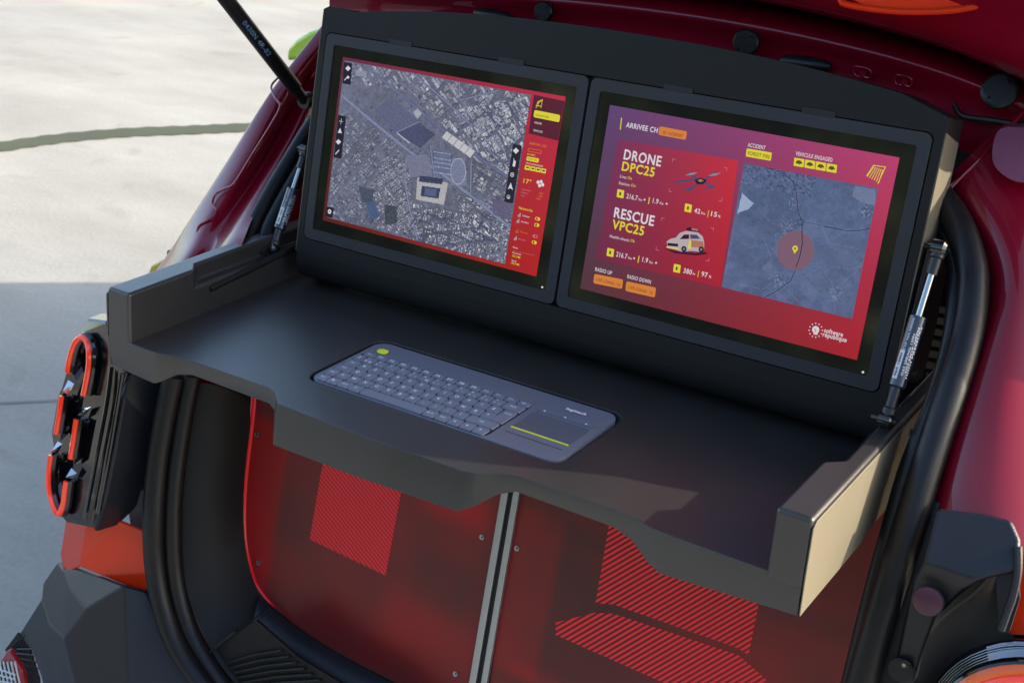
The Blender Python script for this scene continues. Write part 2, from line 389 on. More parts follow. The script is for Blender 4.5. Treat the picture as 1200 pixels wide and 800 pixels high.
# displays
def display(a0, label):
    f = MB(); o_ = rrect(a0 + .0003, 0, a0 + W_ - .0003, H_, .0085, 5); i_ = list(reversed(rrect(a0 + MG, MG, a0 + W_ - MG, H_ - MG, .003, 4)))
    f.prism([Vector((p.x, p.y, .0008)) for p in o_], (0, 0, -.011), hole=[[Vector((p.x, p.y, .0008)) for p in i_]])
    d = f.build('display', M['bezel'], ws, bevel=.0014, seg=2, world=SM4, label=label)
    gl = MB(); gl.prism(rrect(a0 + MG - .0004, MG - .0004, a0 + W_ - MG + .0004, H_ - MG + .0004, .0025, 3, z=-.0012), (0, 0, -.004))
    gl.build('display_glass', M['glass'], d, world=SM4)
    return d
dl = display(0, 'left display showing a grey aerial city map with a red side menu')
dr = display(W_ + GAP, 'right display showing a red dashboard with a drone, a car and a map')

class UI:                                           # flat print on a screen, laid out in the plane of the screen
    def __init__(s, disp): s.mb = {}; s.disp = disp; s.lay = 0
    def P(s, uv, d): a, b = pxS(*uv); return Vector((a, b, d))
    def get(s, kind, m):
        if (kind) not in s.mb: s.mb[kind] = (MB(), [])
        mb, ms = s.mb[kind]
        if m not in ms: ms.append(m)
        return mb, ms.index(m)
    def poly(s, kind, m, uvs, d=.0):
        mb, i = s.get(kind, m); P = [s.P(q, d) for q in uvs]; mb.add(P, [tuple(x) for x in tessellate_polygon([P])], i)
    def rect(s, kind, m, tl, tr, bl, d, br=None, r=0):   # parallelogram from three corners
        A = s.P(tl, d); Bq = s.P(tr, d); C = s.P(bl, d); Dq = s.P(br, d) if br else Bq + C - A
        mb, i = s.get(kind, m)
        if r:
            ux = (Bq - A); uy = (C - A); lx, ly = ux.length, uy.length; P = []
            for p in rrect(0, 0, 1, 1, .5, 4):
                pass
            for q in rrect(0, 0, lx, ly, min(r, ly / 2.01, lx / 2.01), 4): P.append(A + ux * (q.x / lx) + uy * (q.y / ly))
            mb.add(P, [tuple(range(len(P)))], i)
        else: mb.add([A, Bq, Dq, C], [(0, 1, 2, 3)], i)
    def line(s, kind, m, uvs, w, d):
        mb, i = s.get(kind, m); P = [s.P(q, d) for q in uvs]
        for a, b in zip(P, P[1:]):
            t_ = (b - a).normalized(); n_ = Vector((-t_.y, t_.x, 0)) * w / 2; e = t_ * w / 2
            mb.add([a + n_ - e, b + n_ + e, b - n_ + e, a - n_ - e], [(0, 1, 2, 3)], i)
    def circ(s, kind, m, c, r, d, n=24, ring=0, seg=None):
        mb, i = s.get(kind, m); C = s.P(c, d)
        P = [C + Vector((math.cos(2 * math.pi * k / n), math.sin(2 * math.pi * k / n), 0)) * r for k in range(n)]
        if ring:
            Q = [C + (p - C) * ((r - ring) / r) for p in P]; mb.add(P + Q, [(k, (k + 1) % n, (k + 1) % n + n, k + n) for k in range(n)], i)
        else: mb.add(P, [tuple(range(n))], i)
    def text(s, kind, m, txt, l, r, px, d=.0006, bold=.006):
        mb, i = s.get(kind, m); a = s.P(l, d); b = s.P(r, d); b.y = a.y + (b.y - a.y) * .5; a.y = b.y
        h = abs(pxS(l[0], l[1])[1] - pxS(l[0], l[1] - px)[1])
        put_text(mb, txt, a, b, h, (0, 1, 0), i, bold)
    def done(s):
        for k, (mb, ms) in s.mb.items(): tag(mb.build(k, ms, s.disp, world=SM4, weld=False), kind='stuff')

def picture(name, disp, corners, arr, d):           # a picture on a screen: one small face per picture point, colours computed here
    h, w_ = arr.shape[:2]; tl, tr, bl_, br = [Vector((*pxS(*c), d)) for c in corners]
    gu = np.linspace(0, 1, w_ + 1); gv = np.linspace(0, 1, h + 1); U, V = np.meshgrid(gu, gv)
    tl, tr, bl_, br = [np.array(p) for p in (tl, tr, bl_, br)]
    P = (tl[None, None] * ((1 - U) * (1 - V))[..., None] + tr * (U * (1 - V))[..., None] + bl_ * ((1 - U) * V)[..., None] + br * (U * V)[..., None]).reshape(-1, 3)
    ii = np.arange(h * w_); r_ = ii // w_; c_ = ii % w_; a = r_ * (w_ + 1) + c_
    Fc = np.stack([a, a + w_ + 1, a + w_ + 2, a + 1], 1)
    me = bpy.data.meshes.new(name); me.vertices.add(len(P)); me.vertices.foreach_set('co', P.ravel())
    me.loops.add(len(ii) * 4); me.loops.foreach_set('vertex_index', Fc.ravel().astype(np.int32))
    me.polygons.add(len(ii)); me.polygons.foreach_set('loop_start', (np.arange(len(ii)) * 4).astype(np.int32))
    me.update(calc_edges=True)
    ca = me.color_attributes.new('Col', 'FLOAT_COLOR', 'CORNER')
    lin = np.where(arr < .04045, arr / 12.92, ((np.clip(arr, 0, 1) + .055) / 1.055) ** 2.4).reshape(-1, 3)
    cc = np.concatenate([np.repeat(lin, 4, 0), np.ones((len(ii) * 4, 1))], 1)
    ca.data.foreach_set('color', cc.ravel().astype(np.float32))
    me.materials.append(M['painted']); me.validate()
    o = bpy.data.objects.new(name, me); link(o, disp, SM4.copy()); return o

# --- raster helpers for the two maps
def vnoise(h, w_, s, oct_=4, seed=0):
    r = np.random.default_rng(seed); out_ = np.zeros((h, w_)); amp = 1; tot = 0
    for o in range(oct_):
        gh, gw = int(h / s) + 3, int(w_ / s) + 3; gr = r.random((gh, gw))
        y = np.arange(h) / s; x = np.arange(w_) / s; yi = y.astype(int); xi = x.astype(int); fy = (y - yi)[:, None]; fx = (x - xi)[None]
        fy = fy * fy * (3 - 2 * fy); fx = fx * fx * (3 - 2 * fx)
        a = gr[yi][:, xi]; b_ = gr[yi][:, xi + 1]; c = gr[yi + 1][:, xi]; d_ = gr[yi + 1][:, xi + 1]
        out_ += amp * (a * (1 - fx) * (1 - fy) + b_ * fx * (1 - fy) + c * (1 - fx) * fy + d_ * fx * fy); tot += amp; amp *= .55; s = max(1.01, s / 2)
    return out_ / tot
def inpoly(h, w_, pts):
    pts = np.array(pts, float); x0, y0 = np.floor(pts.min(0)).astype(int); x1, y1 = np.ceil(pts.max(0)).astype(int) + 1
    x0 = max(0, x0); y0 = max(0, y0); x1 = min(w_, x1); y1 = min(h, y1)
    if x0 >= x1 or y0 >= y1: return None
    Y, X = np.mgrid[y0:y1, x0:x1]; X = X + .5; Y = Y + .5; ins = np.zeros(X.shape, bool); k = len(pts)
    for i in range(k):
        xa, ya = pts[i]; xb, yb = pts[(i + 1) % k]
        if ya == yb: continue
        ins ^= ((ya > Y) != (yb > Y)) & (X < (xb - xa) * (Y - ya) / (yb - ya) + xa)
    return slice(y0, y1), slice(x0, x1), ins
def fill(img, pts, col, al=1.0):
    q = inpoly(img.shape[0], img.shape[1], pts)
    if q is None: return
    sy, sx, m = q; img[sy, sx][m] = img[sy, sx][m] * (1 - al) + np.array(col) * al
def stroke(img, pts, wd, col, al=1.0):
    for (xa, ya), (xb, yb) in zip(pts, pts[1:]):
        L = math.hypot(xb - xa, yb - ya) + 1e-6; nx, ny = -(yb - ya) / L * wd / 2, (xb - xa) / L * wd / 2
        fill(img, [(xa + nx, ya + ny), (xb + nx, yb + ny), (xb - nx, yb - ny), (xa - nx, ya - ny)], col, al)
def rr(cx, cy, w_, h_, ang):
    c, s = math.cos(ang), math.sin(ang); return [(cx + x * c - y * s, cy + x * s + y * c) for x, y in ((-w_ / 2, -h_ / 2), (w_ / 2, -h_ / 2), (w_ / 2, h_ / 2), (-w_ / 2, h_ / 2))]
C255 = lambda *c: np.array(c) / 255.
def city_map():
    h, w_ = 330, 440; r = np.random.default_rng(5)
    base = C255(106, 110, 132); img = np.ones((h, w_, 3)) * base
    n1 = vnoise(h, w_, 60, 5, 1); n2 = vnoise(h, w_, 6, 3, 2)
    img *= (1 + .35 * (n1 - .5) + .35 * (n2 - .5))[..., None]
    mc = [pxS(*c) for c in MAPC]
    def T(u, v):                                    # photo pixel -> map raster coordinates
        a, b = pxS(u, v); (x0, y0), (x1, y1), (x2, y2), _ = mc
        M_ = np.array([[x1 - x0, x2 - x0], [y1 - y0, y2 - y0]]); s_, t_ = np.linalg.solve(M_, [a - x0, b - y0]); return s_ * w_, t_ * h
    Z = lambda *q: [T(360 + x / 2.5, 30 + y / 2.5) for x, y in q]    # points read off an enlargement
    # small houses in rows following the street directions
    def quarter(pts, ang, pitch, size, light, dens, seed, jit=.25, var=28):
        rg = np.random.default_rng(seed); pts = Z(*pts); P = np.array(pts); c = P.mean(0); Rd = np.abs(P - c).max() * 1.5
        msk = np.zeros((h, w_), bool); q = inpoly(h, w_, pts)
        if q is None: return
        msk[q[0], q[1]] = q[2]
        ca, sa = math.cos(ang), math.sin(ang); tmp = img.copy()
        k = int(Rd / pitch) + 1
        for i in range(-k, k):
            for j in range(-k, k):
                if rg.random() > dens: continue
                x = (i + rg.normal() * jit * .4) * pitch; y = (j + rg.normal() * jit * .4) * pitch * .8
                if i % 5 == 0 or j % 7 == 0: continue
                cx, cy = c[0] + x * ca - y * sa, c[1] + x * sa + y * ca
                if not (0 <= cx < w_ and 0 <= cy < h): continue
                bw, bh = size * rg.uniform(.6, 1.5), size * rg.uniform(.4, .9)
                L = light + 14 + rg.normal() * var; col = np.clip(C255(L, L + 3, L + 14) , 0, 1)
                fill(tmp, rr(cx + 1.2, cy + 1.6, bw, bh, ang), C255(48, 52, 82), .75)
                fill(tmp, rr(cx, cy, bw, bh, ang), col, .85)
                if rg.random() < .5: fill(tmp, rr(cx, cy, bw * .45, bh * .4, ang), C255(70, 76, 108), .7)
        img[msk] = tmp[msk]
    quarter([(110, 105), (655, 205), (655, 230), (640, 460), (500, 400), (300, 190), (120, 170)], .72, 9.5, 8, 158, .93, 3)
    quarter([(420, 250), (655, 205), (640, 380), (520, 400)], .95, 8, 7.5, 178, .95, 31)
    quarter([(100, 250), (250, 330), (300, 400), (310, 620), (55, 560)], .62, 7.5, 5.5, 138, .9, 4)
    quarter([(230, 380), (290, 400), (320, 620), (240, 590), (180, 480)], .9, 5, 3.4, 165, .95, 41)
    quarter([(300, 520), (480, 560), (590, 600), (580, 700), (310, 630)], 1.25, 5.2, 3.8, 168, .95, 6, .5, 45)
    quarter([(430, 500), (600, 520), (590, 640), (470, 600)], .5, 6.5, 5, 170, .9, 61, .5, 45)
    quarter([(480, 380), (600, 430), (590, 520), (490, 490)], .3, 9, 7, 150, .7, 62)
    # dark tree patches
    for _ in range(260):
        x, y = r.random() * w_, r.random() * h; s_ = r.uniform(1.5, 5)
        if n1[int(y), int(x)] > .5: fill(img, rr(x, y, s_ * 1.4, s_, r.random() * 3), C255(56, 66, 88), .55)
    # avenues
    road = C255(140, 150, 182); dk = C255(66, 70, 108)
    def R(q, wd, c=road, al=.9): stroke(img, Z(*q), wd + 2.2, dk, .55); stroke(img, Z(*q), wd, c, al)
    R([(100, 205), (200, 290), (300, 370), (400, 440), (480, 500), (590, 590)], 6)
    R([(170, 118), (300, 225), (400, 310), (520, 400), (640, 480)], 5.5, C255(110, 118, 155))
    R([(270, 110), (380, 200), (480, 290)], 3)
    R([(290, 390), (285, 460), (300, 540), (325, 640)], 3.5)
    R([(445, 130), (445, 215), (470, 240)], 3); R([(445, 220), (560, 190)], 2.5)
    R([(360, 350), (372, 440)], 2.5); R([(480, 400), (478, 500), (590, 560)], 3)
    R([(420, 260), (540, 320), (600, 400)], 2)
    for k_ in range(26):
        x = 480 + r.random() * 150; y = 220 + r.random() * 180; R([(x, y), (x + r.uniform(20, 45), y + r.uniform(18, 40))], 1, C255(100, 108, 145), .8)
    for k_ in range(30):
        x = 310 + r.random() * 230; y = 545 + r.random() * 90; a_ = r.choice([.5, 2.0]); R([(x, y), (x + 50 * math.cos(a_), y + 40 * math.sin(a_))], 1, C255(66, 70, 108), .8)
    # railway sheds, sports grounds, white roofs, stadium
    fill(img, Z((195, 250), (245, 208), (330, 285), (270, 330)), C255(96, 100, 132), .95)
    for k_ in range(7): stroke(img, Z((200 + k_ * 9.5, 252 - k_ * 6), (275 + k_ * 8, 326 - k_ * 6)), .8, C255(116, 120, 150), .7)
    fill(img, Z((262, 315), (330, 285), (375, 320), (330, 360)), C255(74, 80, 112), .95); stroke(img, Z((262, 315), (300, 345)), 2.4, C255(198, 204, 222))
    stroke(img, Z((262, 313), (328, 282)), 1.5, C255(150, 152, 175))
    for k_ in range(5):
        x, y = 402 + k_ * 17, 322 + k_ * 12
        fill(img, Z((x - 8, y + 6), (x + 6, y - 12), (x + 21, y - 1), (x + 7, y + 18)), C255(212, 212, 216), .97)
    fill(img, Z((372, 370), (420, 372), (418, 432), (372, 430)), C255(108, 118, 150), 1)
    for y in (370, 388, 400, 413, 430): stroke(img, Z((370, y), (420, y + 8)), 1.2, C255(176, 182, 206))
    fill(img, Z((290, 380), (350, 378), (368, 440), (300, 445)), C255(128, 130, 158), .9)
    fill(img, Z((425, 390), (460, 388), (468, 470), (420, 468)), C255(128, 136, 165), .95)
    P = [(442 + 22 * math.cos(q), 428 + 38 * math.sin(q)) for q in np.linspace(0, 2 * math.pi, 20)]; stroke(img, Z(*P), 1.4, C255(186, 190, 212))
    fill(img, Z((322, 446), (412, 462), (400, 526), (318, 510)), C255(188, 188, 192), 1)
    fill(img, Z((330, 440), (398, 450), (394, 466), (326, 458)), C255(60, 66, 98), 1)
    fill(img, Z((336, 470), (390, 478), (384, 508), (332, 500)), C255(62, 70, 104), 1)
    fill(img, Z((345, 476), (380, 481), (376, 502), (342, 497)), C255(92, 102, 140), 1)
    for k_ in range(12): stroke(img, Z((322 + k_ * 6.5, 448 + k_ * 1.2), (320 + k_ * 6.5, 456 + k_ * 1.2)), .7, C255(120, 122, 140), .7)
    fill(img, Z((165, 500), (200, 520), (212, 560), (185, 575)), C255(74, 96, 138), .9); fill(img, Z((150, 470), (195, 480), (190, 515), (160, 520)), C255(70, 84, 104), .9)
    fill(img, Z((225, 525), (262, 530), (262, 580), (228, 585)), C255(54, 66, 78), .8)
    fill(img, Z((310, 255), (322, 243), (336, 258), (322, 274)), C255(190, 192, 204), .9)
    fill(img, Z((140, 130), (175, 135), (170, 150), (140, 148)), C255(170, 170, 182), .8)
    fill(img, Z((540, 505), (600, 520), (592, 570), (545, 555)), C255(104, 98, 132), .9)
    sp = np.random.default_rng(9).normal(0, .035, (h, w_)); img += sp[..., None]; img += (.05 * (vnoise(h, w_, 3, 2, 8) - .5))[..., None]
    # pale veil mixed into the map colours towards the upper left
    yy, xx = np.mgrid[0:h, 0:w_]; k_ = np.clip(1 - (xx / w_ + yy / h * .8), 0, 1)[..., None] * .25
    return np.clip(img * (1 - k_) + C255(140, 144, 176) * k_, 0, 1)
MAPC = [(403.6, 71), (622, 111.5), (381.5, 254.5), (591.5, 309.5)]
def country_map():
    h, w_ = 250, 240; img = np.ones((h, w_, 3)) * C255(92, 108, 146)
    n1 = vnoise(h, w_, 70, 5, 21); n2 = vnoise(h, w_, 9, 4, 22)
    img *= (1 + .32 * (n1 - .5) + .25 * (n2 - .5))[..., None]
    mc = [pxS(*c) for c in MAPR]
    def T(u, v):
        a, b = pxS(u, v); (x0, y0), (x1, y1), (x2, y2), _ = mc
        M_ = np.array([[x1 - x0, x2 - x0], [y1 - y0, y2 - y0]]); s_, t_ = np.linalg.solve(M_, [a - x0, b - y0]); return s_ * w_, t_ * h
    Z = lambda *q: [T(860 + x / 2.962, 150 + y / 2.963) for x, y in q]
    r = np.random.default_rng(3)
    for _ in range(120):                            # fields
        x, y = r.random() * w_, (.35 + .65 * r.random()) * h; fill(img, rr(x, y, r.uniform(14, 40), r.uniform(9, 26), .5 + r.normal() * .3), C255(*(np.array((100, 112, 148)) + r.normal() * 10)), .35)
    for _ in range(240):
        x, y = r.random() * w_ * .55, r.random() * h * .16; fill(img, rr(x, y, 4, 2.5, r.random() * 3), C255(120, 128, 165) if r.random() < .5 else C255(62, 72, 112), .7)
    fill(img, Z((28, 225), (48, 245), (68, 262), (50, 282), (20, 292), (10, 300)), C255(168, 184, 214), 1)
    fill(img, Z((420, 200), (490, 215), (492, 270), (440, 258), (410, 236)), C255(128, 140, 172), .7)
    for x, y, s_ in ((205, 268, 22), (185, 345, 40), (150, 525, 34), (455, 290, 26), (350, 575, 26)):
        for _ in range(50): a = T(860 + (x + r.normal() * s_ * .4) / 2.962, 150 + (y + r.normal() * s_ * .4) / 2.963); fill(img, rr(*a, 3, 2, r.random() * 3), C255(138, 146, 178) if r.random() < .6 else C255(66, 74, 112), .7)
    L = C255(138, 148, 180); Dk = C255(40, 48, 82)
    for q in ([(40, 420), (110, 400), (160, 450)], [(90, 290), (130, 330), (185, 350)], [(0, 540), (100, 560), (150, 525), (220, 600), (260, 630)], [(240, 520), (300, 480), (340, 540), (350, 640)], [(345, 560), (420, 500), (480, 420)], [(330, 480), (400, 490), (470, 470)], [(120, 500), (130, 450), (100, 380)], [(300, 330), (330, 400), (440, 420)]):
        stroke(img, Z(*q), .9, L, .55)
    for q in ([(100, 135), (160, 150), (205, 185), (215, 220), (222, 290), (235, 325), (238, 400), (222, 470), (195, 530), (140, 570), (80, 600)], [(240, 325), (320, 342), (390, 358), (440, 355), (490, 345)]):
        stroke(img, Z(*q), 3.2, L, .35); stroke(img, Z(*q), 1.7, Dk, .9)
    P = [(230 + 11 * math.cos(q), 327 + 11 * math.sin(q)) for q in np.linspace(0, 6.3, 14)]; stroke(img, Z(*P), 1.3, Dk, .9)
    sp = np.random.default_rng(4).normal(0, .018, (h, w_)); img += sp[..., None]
    return np.clip(img, 0, 1)
MAPR = [(871.8, 191.5), (1028.8, 220.9), (845.3, 336.5), (998.4, 373.6)]
def gradient(corn, w_=60, h=40):                     # bilinear background picture
    c = [C255(*q) for q in corn]; U, V = np.meshgrid(np.linspace(0, 1, w_), np.linspace(0, 1, h)); U = U[..., None]; V = V[..., None]
    return c[0] * (1 - U) * (1 - V) + c[1] * U * (1 - V) + c[2] * (1 - U) * V + c[3] * U * V

WH = SM('white', (235, 232, 238)); YE = SM('yellow', (240, 228, 60)); OR = SM('orange', (232, 140, 62)); DKP = SM('plum', (92, 26, 52)); DK = SM('dark', (34, 32, 52)); OLV = SM('olive', (92, 88, 30))
PINK = SM('pink', (196, 48, 84)); BRN = SM('brown', (120, 66, 30)); RW = SM('soft_pink', (214, 130, 140)); ZON = SM('zone', (134, 100, 120)); GRY = SM('grey', (150, 150, 165)); CARC = SM('sand', (190, 128, 96)); RDK = SM('car_dark', (60, 26, 44)); BLUE = SM('drone_blue', (72, 80, 128))
# left display content
LA = [(401.2, 66.8), (662.5, 113.5), (377.5, 258), (628, 324)]
picture('menu_background', dl, LA, gradient([(110, 44, 72), (206, 44, 78), (96, 30, 26), (190, 34, 36)]), -.0009)
picture('aerial_map', dl, MAPC, city_map(), -.0006)
ui = UI(dl); Z1 = lambda x, y: (360 + x / 2.5, 30 + y / 2.5); Z2 = lambda x, y: (590 + x / 3.333, 90 + y / 3.333)
G, TX = 'menu_graphics', 'menu_lettering'
ui.rect(G, DKP, Z1(664, 203), Z1(754, 222), Z1(648, 316), -.0003, br=Z1(735, 338))
ui.rect(G, YE, Z2(121, 130), Z2(222, 150), Z2(117, 158), .0, r=.002)
for q in ([(127, 122), (134, 98), (152, 90)], [(131, 106), (152, 92), (146, 122)], [(127, 112), (148, 116)], [(138, 96), (134, 118)]): ui.line(G, YE, [Z2(*p) for p in q], .0007, .0)
ui.text(TX, OLV, 'DASHBOARD', Z2(126, 153), Z2(178, 163), 2.4); ui.text(TX, WH, 'DRONE', Z2(122, 183), Z2(149, 188), 2.6); ui.text(TX, WH, 'VEHICLES', Z2(117, 213), Z2(153, 220), 2.6)
ui.text(TX, OR, 'ARRIVAL CH', Z2(101, 265), Z2(167, 276), 3.2); ui.text(TX, YE, 'ACCIDENT', Z2(93, 305), Z2(125, 311), 2)
for q in ([Z2(98, 280), Z2(148, 289), Z2(146, 300), Z2(96, 291), Z2(98, 280)],): ui.line(G, OR, q, .0005, 0)
ui.rect(G, YE, Z2(92, 311), Z2(139, 320), Z2(89, 327), 0, r=.001); ui.text(TX, OLV, 'FOREST FIRE', Z2(95, 323), Z2(132, 330), 2)
ui.text(TX, WH, 'VEHICULE ENGAGED', Z2(87, 340), Z2(155, 353), 2)
for k_ in range(4):
    x = 85 + k_ * 21; y = 345 + k_ * 4.2; ui.rect(G, YE, Z2(x, y), Z2(x + 19, y + 3.6), Z2(x - 3, y + 17), 0); ui.rect(G, DK, Z2(x + 4, y + 6), Z2(x + 15, y + 8), Z2(x + 3, y + 11), .0003)
ui.text(TX, YE, '17°', Z2(78, 415), Z2(108, 420), 5.5)
for x, y in ((135, 412), (147, 410), (141, 425), (153, 422)): ui.circ(G, WH, Z2(x, y), .0022, .0, 12)
for k_, (x, y, ww) in enumerate(((72, 440, 35), (70, 452, 28), (68, 463, 16))): ui.text(TX, RW, ('CONDITION', 'HUMIDITY', 'WIND')[k_], Z2(x, y + 3), Z2(x + ww, y + 3 + ww * .16), 1.8)
for x, y in ((140, 455), (138, 466), (130, 476)): ui.text(TX, OR, '12%', Z2(x, y + 3), Z2(x + 15, y + 5), 2)
ui.text(TX, YE, 'Networks', Z2(60, 518), Z2(114, 527), 3.4)
for k_, (x, y, tx) in enumerate(((57, 543, 'Cellular'), (52, 566, 'Satellite'), (48, 606, 'Drone link'), (42, 634, 'Mesh link'))):
    ui.text(TX, (WH, WH, OR, RW)[k_], tx, Z2(x + 17, y + 2), Z2(x + 46, y + 8), 2.0)
    for j in range(3): ui.line(G, WH if k_ != 2 else OR, [Z2(x + j * 4, y + 4), Z2(x + j * 4 + .6, y - 3 - j * 4)], .0005, 0)
for k_, (x, y) in enumerate(((133, 555), (130, 579), (124, 623), (120, 647))):
    mb, i = ui.get(G, YE if k_ != 2 else RW); A = ui.P(Z2(x, y), 0)
    O = [Vector((A.x + p.x, A.y + p.y, 0)) for p in rrect(-.0036, -.0021, .0036, .0021, .002, 4)]; I = [A + (p - A) * .72 for p in O]; n = len(O)
    mb.add(O + I, [(j, (j + 1) % n, (j + 1) % n + n, j + n) for j in range(n)], i)
    ui.circ(G, YE if k_ != 2 else RW, Z2(x + (5 if k_ != 2 else -5), y), .0016, .0002, 12)
ui.line(G, RW, [Z2(38, 679), Z2(122, 698)], .0003, 0)
for x, y, tx in ((38, 668, 'Data'), (36, 690, 'Download'), (34, 703, '320,2 MB'), (32, 719, 'Upload'), (30, 731, '180,8 MB')): ui.text(TX, YE if tx[0] in '31' else WH, tx, Z2(x, y), Z2(x + (32 if len(tx) > 6 else 18), y + (6 if len(tx) > 6 else 4)), 2.6 if tx[0] in '31' else 2)
ui.done()
ui = UI(dl); G = 'map_tools'                        # icon strips over the map
def strip(tl, tr, bl): ui.rect(G, DK, Z1(*tl), Z1(*tr), Z1(*bl), .0, r=.0012)
strip((108, 107), (132, 111), (103, 170)); strip((91, 262), (114, 266), (77, 386)); strip((603, 347), (629, 352), (577, 516)); strip((57, 530), (78, 534), (53, 560))
D1 = .0004
def dia(x, y, s_): ui.poly(G, WH, [Z1(x, y - s_), Z1(x + s_, y), Z1(x, y + s_), Z1(x - s_, y)], D1)
dia(120, 126, 8); ui.line(G, WH, [Z1(110, 160), Z1(118, 152)], .0012, D1); dia(120, 152, 5); ui.line(G, WH, [Z1(95, 280), Z1(105, 282)], .0006, D1); ui.line(G, WH, [Z1(101, 273), Z1(99, 289)], .0006, D1)
ui.poly(G, WH, [Z1(97, 300), Z1(102, 316), Z1(90, 314)], D1); dia(92, 341, 8); ui.line(G, WH, [Z1(84, 376), Z1(93, 366)], .0014, D1)
dia(612, 367, 9); ui.rect(G, WH, Z1(605, 395), Z1(612, 397), Z1(602, 412), D1); ui.line(G, WH, [Z1(606, 398), Z1(606, 390)], .0008, D1); ui.circ(G, WH, Z1(601, 437), .0028, D1, 16, ring=.0008); ui.circ(G, WH, Z1(601, 437), .0010, D1, 10)
ui.poly(G, WH, [Z1(597, 460), Z1(603, 482), Z1(595, 476), Z1(588, 480)], D1); ui.circ(G, WH, Z1(590, 502), .0026, D1, 14, ring=.0006); dia(590, 504, 3); ui.circ(G, WH, Z1(66, 545), .0032, D1, 14); ui.circ(G, GRY, Z1(66, 545), .0015, D1 + .0002, 8)
ui.done()

# right display content
RA = [(714.4, 123), (1054, 184.8), (679.4, 338), (1003.9, 422)]
picture('dashboard_background', dr, RA, gradient([(104, 72, 124), (200, 66, 116), (92, 54, 66), (180, 34, 46)]), -.0009)
picture('dashboard_card', dr, [(723.7, 163), (864.8, 188.3), (697.5, 303), (844, 336.5)], gradient([(134, 54, 98), (214, 50, 66), (122, 44, 76), (186, 36, 56)]), -.0006)
picture('fire_zone_map', dr, MAPR, country_map(), -.0006)
ui = UI(dr); G, TX = 'dashboard_graphics', 'dashboard_lettering'
Q3 = lambda x, y: (700 + x / 3.64, 130 + y / 3.636); Q4 = lambda x, y: (860 + x / 2.962, 150 + y / 2.963); Q2 = lambda x, y: (650 + x / 2.104, 80 + y / 2.105)
ui.line(G, YE, [Q3(103, 32), Q3(98, 78)], .0012, 0)
ui.text(TX, WH, 'ARRIVEE CH', Q3(122, 71), Q3(257, 93), 6.2, bold=.02)
ui.rect(G, OR, Q3(266, 66), Q3(383, 88), Q3(260, 102), 0, r=.002); ui.text(TX, BRN, 'ID 16230207', Q3(280, 98), Q3(364, 113), 3.8)
ui.text(TX, WH, 'DRONE', Q3(112, 204), Q3(270, 238), 12.2, bold=.022); ui.text(TX, YE, 'DPC25', Q3(104, 252), Q3(242, 282), 11, bold=.022)
ui.text(TX, WH, 'Live:', Q3(97, 284), Q3(125, 290), 3.6); ui.text(TX, YE, 'On', Q3(130, 290), Q3(147, 294), 3.6); ui.text(TX, WH, 'Station:', Q3(92, 312), Q3(139, 322), 3.6); ui.text(TX, YE, 'On', Q3(144, 322), Q3(163, 326), 3.6)
def icon(x, y):
    ui.rect(G, YE, Q3(x - 12, y - 20), Q3(x + 17, y - 14), Q3(x - 16, y + 14), 0, r=.0008); ui.rect(G, OLV, Q3(x - 3, y - 8), Q3(x + 5, y - 6), Q3(x - 5, y + 6), .0003)
for x, y in ((98, 353), (387, 414), (55, 603), (339, 671)): icon(x, y)
def stat(x, y, ex, ey, kind):
    f_ = lambda k: (Q3(x + (ex - x) * k[0], y + (ey - y) * k[0]), Q3(x + (ex - x) * k[1], y + (ey - y) * k[1]))
    parts = ((('216.7', 0, .26, 6), ('Km', .29, .37, 3), ('|', .52, .54, 6.5), ('1.9', .62, .75, 6), ('Km', .79, .87, 3)) if kind == 0 else ((kind[0], 0, .22 if len(kind[0]) < 3 else .3, 6), ('Km', .27 if len(kind[0]) < 3 else .34, .42, 3), ('|', .52, .54, 6.5), (kind[1], .64, .86, 6), ('%', .91, 1, 3)))
    for tx, a, b, hh in parts: l, r_ = f_((a, b)); ui.text(TX, YE if tx == '|' else WH, tx, l, r_, hh, bold=.012)
    if kind == 0:
        for k_, s_ in ((.43, 1), (.95, -1)): l, _ = f_((k_, k_)); ui.poly(G, WH, [(l[0] - 1.4, l[1] - 2 - s_ * 1), (l[0] + 1.4, l[1] - 2 - s_ * 1), (l[0], l[1] - 2 + s_ * 1.6)], .0003)
stat(124, 373, 305, 404, 0); stat(413, 434, 525, 455, ('42', '15')); stat(80, 620, 260, 656, 0); stat(367, 690, 486, 712, ('380', '97'))
ui.text(TX, WH, 'RESCUE', Q3(70, 452), Q3(240, 490), 12.2, bold=.022); ui.text(TX, YE, 'VPC25', Q3(62, 500), Q3(197, 531), 11, bold=.022)
ui.text(TX, WH, 'Health-check:', Q3(53, 540), Q3(138, 556), 3.5); ui.text(TX, YE, 'Ok', Q3(142, 557), Q3(160, 561), 3.5)
ui.text(TX, WH, 'RADIO UP', Q2(100, 500), Q2(141, 509), 4.6, bold=.012); ui.text(TX, WH, 'RADIO DOWN', Q2(179, 518), Q2(237, 531), 4.6, bold=.012)
ui.rect(G, OR, Q2(98, 507), Q2(169, 521), Q2(95, 530), 0, r=.002); ui.rect(G, OR, Q2(177, 525), Q2(250, 541), Q2(174, 549), 0, r=.002)
ui.text(TX, BRN, 'LIVE (CANAL 13)', Q2(103, 525), Q2(162, 537), 3.8); ui.text(TX, BRN, 'LIVE (CANAL 13)', Q2(182, 544), Q2(242, 557), 3.8)
ui.text(TX, WH, 'ACCIDENT', Q4(48, 65), Q4(109, 76), 4.8, bold=.012); ui.rect(G, YE, Q4(45, 71), Q4(132, 86), Q4(41, 99), 0, r=.001); ui.text(TX, OLV, 'FOREST FIRE', Q4(49, 94), Q4(125, 107), 4.6, bold=.012)
ui.text(TX, WH, 'VEHICULE ENGAGED', Q4(214, 96), Q4(342, 117), 4.8, bold=.012)
